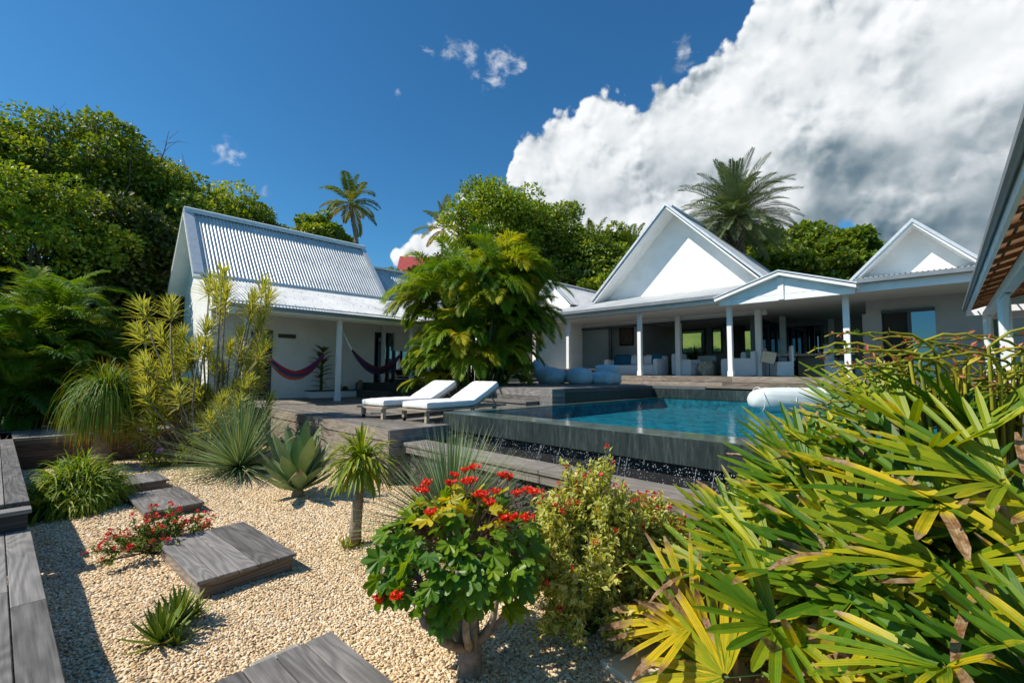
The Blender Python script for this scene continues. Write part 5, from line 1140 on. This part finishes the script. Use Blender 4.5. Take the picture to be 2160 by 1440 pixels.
# strap leaved clump
RNG = np.random.default_rng(53); c0 = np.array([.32, 7.95, 0]); r = thing('strap_leaf_clump', 'round glossy green clump of curling strap leaves beside the boardwalk', 'plant', tuple(c0)); mb = MB()
for i in range(64):
    a = RNG.uniform(0, 2*pi); q = .38*RNG.random()**.5; p = c0+[q*cos(a), q*sin(a), .06+.44*(1-(q/.4)**2)*RNG.uniform(.4, 1)]
    rosette(mb, p, nrm([cos(a)*q*1.6, sin(a)*q*1.6, 1]), 26, .42, .014, .1, 1.45, 2.6, 7, 'sword', .35, .2)
mb.build('foliage', 'lily', r, origin=c0); mb = MB(); mb.tube([c0, c0+[0, 0, .25]], [.2, .1], 8); mb.build('stems', 'greenstem', r, True, origin=c0)
# grey-green spiky plants
def spiky(label, c, n, L, seed, W=.010, a1=1.75, grp='grey-green spiky plants', al=None, h=.12, dr=.16, tilt=(0, 0, 1)):
    global RNG
    RNG = np.random.default_rng(seed); c = np.array(c, float); r = thing('spiky_yucca', label, 'plant', tuple(c), grp)
    mb = MB(); rosette(mb, c+[0, 0, h], tilt, n, L, W, .03, a1, dr, 5, 'needle', .4, .08, rb=.03, al=RNG.random(n), lvar=.22); mb.build('foliage', 'yucca', r, origin=c)
    mb = MB(); tuft_base(mb, c, .09, h+.05); mb.build('trunk', 'drystalk', r, True, origin=c)
spiky('grey-green spiky plant with a wide burst of narrow blades, left of the agave', (2.33, 8.74, 0), 560, 1.38, 54, .013)
spiky('grey-green spiky plant behind the red flowering shrub, below the stone wall', (2.98, 3.80, 0), 800, 1.18, 55, .0095, 1.75, h=.12, dr=.05)
# agave
RNG = np.random.default_rng(56); c0 = np.array([2.50, 6.60, 0]); r = thing('agave', 'broad fleshy grey-green agave with curling brown tips', 'agave', tuple(c0)); mb = MB()
n = 34; k = np.arange(n); th = .10+1.15*(k/n)**1.0; ph = k*2.39996; D = np.column_stack([np.sin(th)*np.cos(ph), np.sin(th)*np.sin(ph), np.cos(th)])
L_ = np.where(th < .8, .90, .66)*RNG.uniform(.85, 1.1, n)
cen, dirs, sd = blades(mb, c0+[0, 0, .10]+D*.03, D, L_, .100, -.35*(th > .9)+.15, 12, .42, 'agave', hint=UP, al=np.clip(.40+.25*(th > .8)+RNG.normal(0, .12, n), 0, 1))
# dried curled tips
sel = RNG.choice(n, 18, replace=False); mb.build('leaves', 'agave', r, True, origin=c0)
for i in sel:
    mb = MB(); p = cen[i, -2]; d = dirs[i, -1]; s_ = sd[i]*RNG.choice([-1, 1]); pts = [p]
    for q in range(6): d = nrm(d*.7+s_*.35-UP*.45); pts.append(pts[-1]+d*.035)
    mb.tube(pts, np.linspace(.016, .003, 7), 5); mb.build('dry_leaf_tip', 'drystalk', r, True, origin=c0)
mb = MB(); tuft_base(mb, c0, .09, .14); mb.build('trunk', 'drystalk', r, True, origin=c0)
# little trunked plant
RNG = np.random.default_rng(57); c0 = np.array([2.24, 4.40, 0]); r = thing('thorny_trunk_plant', 'slim thorny-trunked plant with a bright green mop of long leaves', 'plant', tuple(c0))
tp = c0+[.03, -.03, .80]; mb = MB(); mb.tube([c0, c0+[.005, 0, .2], c0+[.02, -.01, .5], tp], [.062, .058, .050, .040], 12)
m = 420; a = RNG.uniform(0, 2*pi, m); z = RNG.uniform(.03, .78, m); rad_ = .06-.02*z/.8; P = c0+np.column_stack([np.cos(a)*rad_+z*.03, np.sin(a)*rad_-z*.03, z]); blades(mb, P, np.column_stack([np.cos(a), np.sin(a), .2+0*a]), .02, .0022, 0, 2, .3, 'needle', hint=UP); mb.build('trunk', 'greybark', r, True, origin=c0)
mb = MB(); rosette(mb, tp, (0, 0, 1), 190, .46, .0145, .05, 1.9, 1.9, 6, 'strap', .35, .1, rb=.02, lvar=.3); mb.build('foliage', 'pachy', r, origin=c0)
mb = MB(); 
for i in range(5): p = c0+[RNG.normal(0, .06), RNG.normal(0, .06), .0]; rosette(mb, p, (0, 0, 1), 14, .12, .008, .2, 1.2, .5, 4)
mb.build('ground_shoots', 'pachy', r, origin=c0)
# aloes
for lab, c, s_, sd_ in (('small green aloe rosette in front, near the boardwalk shadow', (.58, 3.66, 0), 1.0, 58), ('small green aloe rosette just behind its larger twin', (.70, 3.84, 0.02), .9, 59)):
    RNG = np.random.default_rng(sd_); c0 = np.array(c); r = thing('aloe', lab, 'aloe', c, 'aloe rosettes in the gravel'); mb = MB()
    rosette(mb, c0+[0, 0, .03], (0, 0, 1), 34, .25*s_, .022, .12, 1.5, -.35, 5, 'sword', .45, .1, rb=.015); 
    for q in range(3): a = RNG.uniform(0, 6.28); rosette(mb, c0+[.10*cos(a), .10*sin(a), .01], (cos(a)*.3, sin(a)*.3, 1), 16, .14*s_, .014, .1, 1.4, -.3, 4, 'sword', .45, .1)
    mb.build('leaves', 'aloe', r, True, origin=c0); mb = MB(); tuft_base(mb, c0, .03, .05); mb.build('stem', 'greenstem', r, origin=c0)
# crown of thorns
def shrub(name, label, c, dims, nst, nlv, lsz, lmat, fmat, nfl, fsz, seed, smat='redstem', upb=.5, cl=.10, TVs=None, flowers_up=.6, cat='shrub', wid=1.0, sr=.008, fstalk=0.0):
    global RNG
    RNG = np.random.default_rng(seed); c = np.array(c, float); dims = np.array(dims, float); r = thing(name, label, cat, tuple(c)); sb = MB(); lb = MB(); fb = MB(); tips = []
    for i in range(nst):
        d = rdir(1, .0)[0]; d[2] = d[2]*.9+.12; rr = RNG.random()**.35; e = c+d*dims*rr; k = c+(e-c)*.45+[0, 0, dims[2]*.12*upb]+RNG.normal(0, .03, 3)
        sb.tube([c+RNG.normal(0, .03, 3)*[1, 1, 0], k, e], [sr*1.6, sr, sr*.5], 5); tips.append((e, nrm(e-k), rr))
        for t in np.linspace(.55, 1, 4)[:3]:
            q = k*(1-t)+e*t; d3 = nrm(RNG.normal(0, .7, 3)+UP*.5+nrm(e-c)); e3 = q+d3*dims.mean()*RNG.uniform(.12, .28); sb.tube([q, e3], [sr*.6, sr*.35], 4); tips.append((e3, d3, rr))
    T = np.array([t[0] for t in tips]); TD = np.array([t[1] for t in tips]); per = nlv//len(T); idx = np.repeat(np.arange(len(T)), per); m = len(idx)
    back = RNG.random((m, 1))*cl*2.2; P = T[idx]-TD[idx]*back+RNG.normal(0, cl*.22, (m, 3)); P[:, 2] = np.maximum(P[:, 2], c[2]+.01)
    dd = nrm(TD[idx]*.5+RNG.normal(0, .7, (m, 3))); leafcards(lb, P, dd, nrm(UP+RNG.normal(0, .45, (m, 3))), lsz*RNG.uniform(.6, 1.25, m), np.clip(RNG.normal(.45, .22, m), 0, 1), wid=wid)
    lb.build('foliage', lmat, r, origin=c); sb.build('stems', smat, r, True, origin=c)
    order = np.argsort(-(T[:, 2]-c[2])/dims[2]*flowers_up-RNG.random(len(T)))[:nfl]
    for j in order:
        p = T[j]+TD[j]*fsz*.4+UP*fstalk; n_ = 14; dv = rdir(n_, -.1); fb = MB()
        blades(fb, p+dv*fsz*.25, dv, fsz*.75, fsz*.24, .1, 2, .3, 'lance'); 
        if fstalk > 0: fb.tube([T[j], p], [.003, .002], 3)
        fb.build('flower', fmat, r, origin=c)
    return r
shrub('crown_of_thorns', 'low sprawling bush with small crimson flowers between the step pads', (.80, 5.62, 0), (.55, .55, .36), 46, 2600, .035, 'thorn', 'crimson', 90, .036, 61, sr=.006, cl=.06)
shrub('purple_flowering_plant', 'loose dark leafy plant dotted with violet flowers in front of the dracaenas', (1.95, 10.5, 0), (.95, .95, .75), 60, 3000, .09, 'lf_mid', 'violet', 34, .06, 62, wid=.35, sr=.005, cl=.12, flowers_up=.2)
# variegated shrub with pink-red flowers
shrub('variegated_shrub', 'upright cream-and-green shrub with small pinkish red flowers', (2.66, 1.86, 0), (.50, .50, 1.12), 190, 17000, .060, 'varieg', 'crimson', 98, .030, 63, smat='greenstem', wid=.62, sr=.005, cl=.09, upb=1.2, flowers_up=.45, fstalk=.01)
shrub('variegated_shrub', 'lower cream-and-green shrub against the stone wall, beside the taller one', (3.30, 1.72, 0), (.42, .42, .82), 90, 8000, .060, 'varieg', 'crimson', 50, .030, 64, smat='greenstem', wid=.62, sr=.005, cl=.09, upb=1.2, flowers_up=.6, fstalk=.015)
# jatropha
RNG = np.random.default_rng(65); c0 = np.array([1.79, 2.08, 0]); r = thing('jatropha', 'stubby-trunked shrub with big lobed leaves and orange-red flower heads', 'shrub', tuple(c0))
tb = MB(); tb.tube([c0-[0, 0, .03], c0+[0, 0, .03], c0+[.002, 0, .06], c0+[0, .002, .10], c0+[.003, 0, .14], c0+[.0, .0, .19], c0+[.005, 0, .24]], [.072, .074, .068, .071, .066, .056, .042], 16)
cen_ = c0+[-.04, .05, .69]; ends = []
for i, a in enumerate(np.linspace(0, 2*pi, 12, endpoint=False)):
    a += RNG.normal(0, .15); q = RNG.uniform(.22, .40) if i % 3 else .12; e = cen_+[q*cos(a), q*sin(a), RNG.uniform(-.12, .10)]; s_ = c0+[.03*cos(a), .03*sin(a), .17]
    k = s_+[(e-s_)[0]*.62, (e-s_)[1]*.62, (e-s_)[2]*.30]; tb.tube([s_, s_*.5+k*.5+[0, 0, -.01], k, k*.5+e*.5+[0, 0, .02], e], [.027, .024, .021, .018, .014], 8); ends.append(e)
    for q2 in range(2): e2 = e+nrm(RNG.normal(0, 1, 3)*[1, 1, .4]+UP*.6)*.14; tb.tube([e-(e-k)*.2, e2], [.012, .008], 6); ends.append(e2)
tb.build('trunk', 'greybark', r, True, origin=c0)
th = []; lob = []
for i in range(5):
    a = (-1.15+.575*i)*1.18; rl = [.72, .9, 1.0, .9, .72][i]
    for da, q in ((-.24, .76), (-.13, .93), (0, 1.0), (.13, .93), (.24, .76)): lob.append((a+da, rl*q))
    if i < 4: lob.append((a+.34, .66))
V = [[0.22, 0, 0]]+[[.22+cos(a)*q*.62, sin(a)*q*.62, -.10*q*q+.05*sin(a*9)] for a, q in lob]+[[.0, -.14, .03], [.12, 0, .0], [.0, .14, .03]]
ring = list(range(1, len(lob)+1))+[len(lob)+3, len(lob)+2, len(lob)+1]
JF = [[0, ring[i], ring[(i+1) % len(ring)]] for i in range(len(ring))]; JV = np.array(V); JV[:, 0] -= .1; JC = np.column_stack([np.linalg.norm(JV[:, :2], axis=1), np.abs(JV[:, 1])])
m = 400; d = rdir(m, -.55); P = cen_+d*np.array([.47, .47, .32])*(RNG.uniform(.55, 1.03, m)**.5)[:, None]; P[:, 2] = np.maximum(P[:, 2], .42)
lb = MB(); DD = nrm(d*[1, 1, .5]-UP*.35+RNG.normal(0, .4, (m, 3))); NN = nrm(d+UP*.55+RNG.normal(0, .38, (m, 3)))
leafcards(lb, P, DD, NN, RNG.uniform(.09, .175, m), np.clip(RNG.normal(.38, .15, m)+.42*(P[:, 2] > .88)*(RNG.random(m) < .6)+.25*(RNG.random(m) < .06), 0, 1), TV=JV, TF=JF, TC=JC, wid=1.1)
E_ = np.array(ends); ni = np.argmin(((P[:, None]-E_[None])**2).sum(2), 1)
lb.build('foliage', 'jatropha', r, origin=c0); sb = MB()
for p, i in zip(P, ni): q = E_[i]; sb.tube([q, (p+q)/2+UP*.02, p], [.004, .0035, .003], 3)
for i in range(30):
    a = RNG.uniform(0, 2*pi); q = .42*RNG.random()**.5; h = RNG.uniform(.05, .22)
    if i < 22: p = cen_+[q*cos(a)*1.1, q*sin(a)*1.1, .25*(1-(q/.6)**2)+h*1.0]
    else: p = cen_+[.48*cos(a), .48*sin(a), RNG.uniform(-.18, .12)]
    s_ = cen_+(p-cen_)*.45; sb.tube([s_, (s_+p)/2+RNG.normal(0, .01, 3), p], [.004, .0035, .003], 4)
    fb = MB(); K = 13; aa = RNG.uniform(0, 6.28, K); rr = .038*np.sqrt(RNG.random(K)); heads = p+np.column_stack([rr*np.cos(aa), rr*np.sin(aa), .016+.016*RNG.random(K)])
    for hp in heads: fb.tube([p, hp], [.0018, .0015], 3); dv = rdir(6, .0); blades(fb, np.repeat(hp[None], 6, 0), dv, .020, .0075, .1, 2, .2, 'lance')
    fb.build('flower_head', 'red', r, origin=c0)
sb.build('stalks', 'redstem', r, origin=c0)
# zigzag-stemmed plant behind the fan palm
RNG = np.random.default_rng(66); c0 = np.array([3.95, -.02, 0]); r = thing('zigzag_plant', 'sprawling bush of pale green zigzag stems with pink tips above the fan palm', 'shrub', tuple(c0)); sb = MB(); pb = MB(); lb = MB()
for i in range(80):
    u = RNG.uniform(-.62, .95); f = c0+RT*u*.3+FH*RNG.uniform(-.2, .4); h = RNG.uniform(1.95, 2.55)-.12*abs(u); a = f+RT*u*.35+UP*(h*.76); sg = RNG.choice([-1, 1]); d = nrm(UP*.9+RT*(sg*.5+u*.4)+FH*RNG.normal(0, .3)); p = a; pts = [f, (f+a)/2, a]; D3 = nrm(RNG.normal(0, 1, 3))
    for q in range(9):
        d = nrm(d*.9+RT*sg*.22-UP*RNG.uniform(.0, .22)+RNG.normal(0, .06, 3)); z_ = D3*.007*(-1)**q; p = p+d*.062; pts.append(p+z_)
    sb.tube(pts, np.r_[.011, .011, .010, np.linspace(.009, .005, 9)], 5, C=(.5, 0, RNG.random(), .5))
    m = 12; tt = RNG.uniform(.5, 1, m); ii = np.clip((tt*8).astype(int)+3, 3, 11); P = np.array(pts)[ii]; dd = nrm(RNG.normal(0, .6, (m, 3))+UP*.5+d); leafcards(pb if RNG.random() < .6 else lb, P, dd, nrm(RNG.normal(0, 1, (m, 3))), RNG.uniform(.025, .05, m), RNG.random(m), wid=.6)
sb.build('stems', 'zig', r, True, origin=c0); pb.build('pink_bracts', 'pink', r, origin=c0)['kind'] = 'stuff'; lb.build('foliage', 'thorn', r, origin=c0)
# big fan palm in the right foreground
def fanpalm(label, c, rad, nf, seed, zc, L=.50, zmin=-.2, W=.0205, sp=.33):
    global RNG
    RNG = np.random.default_rng(seed); c = np.array(c, float); rad = np.array(rad, float); r = thing('fan_palm', label, 'palm', (c[0], c[1], 0), 'fan palms in the right foreground')
    cc = c+[0, 0, zc]; o = (c[0], c[1], 0); mb = MB(); sb = MB(); made = 0; cv = nrm((np.array(EYE)-cc)*[1, 1, 0])
    heroes = []; tries = 0
    while made < nf and tries < 9000:
        tries += 1; d = rdir(1, zmin)[0]
        if d@cv < -.35: continue
        hero = len(heroes) < nf*.60
        q = RNG.uniform(.92, 1.04) if hero else RNG.uniform(.45, .88); p = cc+d*rad*q
        if p[2] < .16: p[2] = .16+RNG.uniform(0, .1)
        if hero:
            if any(((p-h)**2).sum() < sp*sp for h in heroes) and tries < 5000: continue
            heroes.append(p)
        made += 1
        age = np.clip(.42-(p[2]-cc[2])/rad[2]*.50+RNG.normal(0, .22), 0, 1)*.9
        nr = nrm(UP*.62+d*.45+cv*.22+RNG.normal(0, .14, 3)); fwd = nrm(d*[.85, .85, .2]+UP*(.62-1.0*max(0, age-.5))+RNG.normal(0, .14, 3)); fwd = nrm(fwd-nr*(nr@fwd)); sd = np.cross(nr, fwd)
        nb = RNG.integers(12, 16); sprd = RNG.uniform(1.45, 2.0); an = np.linspace(-sprd, sprd, nb)+RNG.normal(0, .05, nb); D = fwd*np.cos(an)[:, None]+sd*np.sin(an)[:, None]+nr*RNG.uniform(.25, .75)+UP*.22
        Lb = L*(.84+.22*np.cos(an*.8))*RNG.uniform(.86, 1.1, nb)*RNG.uniform(.85, 1.15)*(1 if hero else .85)
        al = np.clip(age+RNG.normal(0, .22, nb)+.14*np.abs(an)/1.9, 0, 1); rn = np.clip(RNG.normal(.40 if hero else .10, .16)+RNG.normal(0, .13, nb)+.30*al, 0, 1)  # inner fans get darker leaf tones, standing in for shade inside the clump
        dead = RNG.random(nb) < .03+.20*age; al = np.where(dead, 1.3, al)
        blades(mb, p+D*.015, D, Lb, W*RNG.uniform(.7, 1.25, nb), .10+.6*al*RNG.random(nb)+1.5*dead*RNG.random(nb), 7, .42, 'strap', hint=nr, rnd=rn, al=al)
        f0 = c+[RNG.normal(0, .12), RNG.normal(0, .12), max(.1, p[2]*.5)]; sb.tube([f0, f0*.5+p*.5+UP*.05, p], [.008, .007, .006], 4)
    mb.build('foliage', 'rhapis', r, origin=o); sb.build('petioles', 'greenstem', r, True, origin=o)
    sb = MB()
    for i in range(9): a = RNG.uniform(0, 6.28); q = .35*RNG.random(); b = np.array([c[0]+q*cos(a), c[1]+q*sin(a), 0]); sb.tube([b, b+[.03*cos(a), .03*sin(a), zc+.4]], .018, 7)
    sb.build('stems', 'drystalk', r, True, origin=o)
fanpalm('tall yellowing fan palm filling the right foreground', (3.62, -.16, 0), (1.0, 1.0, 1.04), 118, 71, .45)
fanpalm('lower fan palm clump at its left foot, leaning over the gravel', (2.98, .70, 0), (.56, .56, .66), 26, 72, .15, L=.42, sp=.27)
fanpalm('fan palm clump on the left shoulder, against the pool edge', (3.42, .60, 0), (.46, .46, .80), 24, 73, .42, L=.42, sp=.27)
fanpalm('near fan palm clump at the bottom right corner', (2.45, -.25, 0), (.55, .55, .75), 26, 74, .15, L=.42, sp=.22)
# plant and cacti in the planter
RNG = np.random.default_rng(81); c0 = np.array([6.55, 15.62, 1.08]); r = thing('tall_leafy_succulent', 'tall single-stemmed dark leafy plant in the white planter behind the hammock', 'plant', tuple(c0))
mb = MB(); mb.tube([c0, c0+[0, 0, .9], c0+[.02, 0, 1.45]], [.05, .045, .02], 8); mb.build('stem', 'greenstem', r, True, origin=c0)
mb = MB(); n = 26; z = np.linspace(.1, 1.4, n)*(1); a = np.arange(n)*2.4; D = np.column_stack([np.cos(a), np.sin(a)*.8, .3+.5*z]); blades(mb, c0+np.column_stack([0*z, 0*z, z]), D, .30+.25*np.sin(z*2), .075, .9, 6, .3, 'lance'); mb.build('foliage', 'lf_dark', r, origin=c0)
for lab, x, h, w_ in (('tall narrow cactus in the planter right of the post', 7.15, .28, .10), ('squat little cactus in the planter', 7.40, .13, .09)):
    c = (x, 15.6, 1.10); mb = MB(); blob(mb, (x, 15.6, 1.10+h*.45), (w_, w_, h*.55), lambda V, D: V*(1+.10*np.cos(np.arctan2(D[:, 1], D[:, 0])*10))[:, None]*[1, 1, 1], 40, 14); tag(mb.build('cactus', 'lf_dark', None, True, origin=c), lab, 'cactus', 'cacti by the cottage wall')
c = (7.92, 15.5, 1.10); mb = MB(); blob(mb, (c[0], c[1], 1.10+.15), (.11, .11, .19), lambda V, D: V*(1+.10*np.cos(np.arctan2(D[:, 1], D[:, 0])*10))[:, None], 40, 14); tag(mb.build('cactus', 'drystalk', None, True, origin=c), 'egg-shaped brown cactus on the wooden veranda step', 'cactus', 'cacti by the cottage wall')
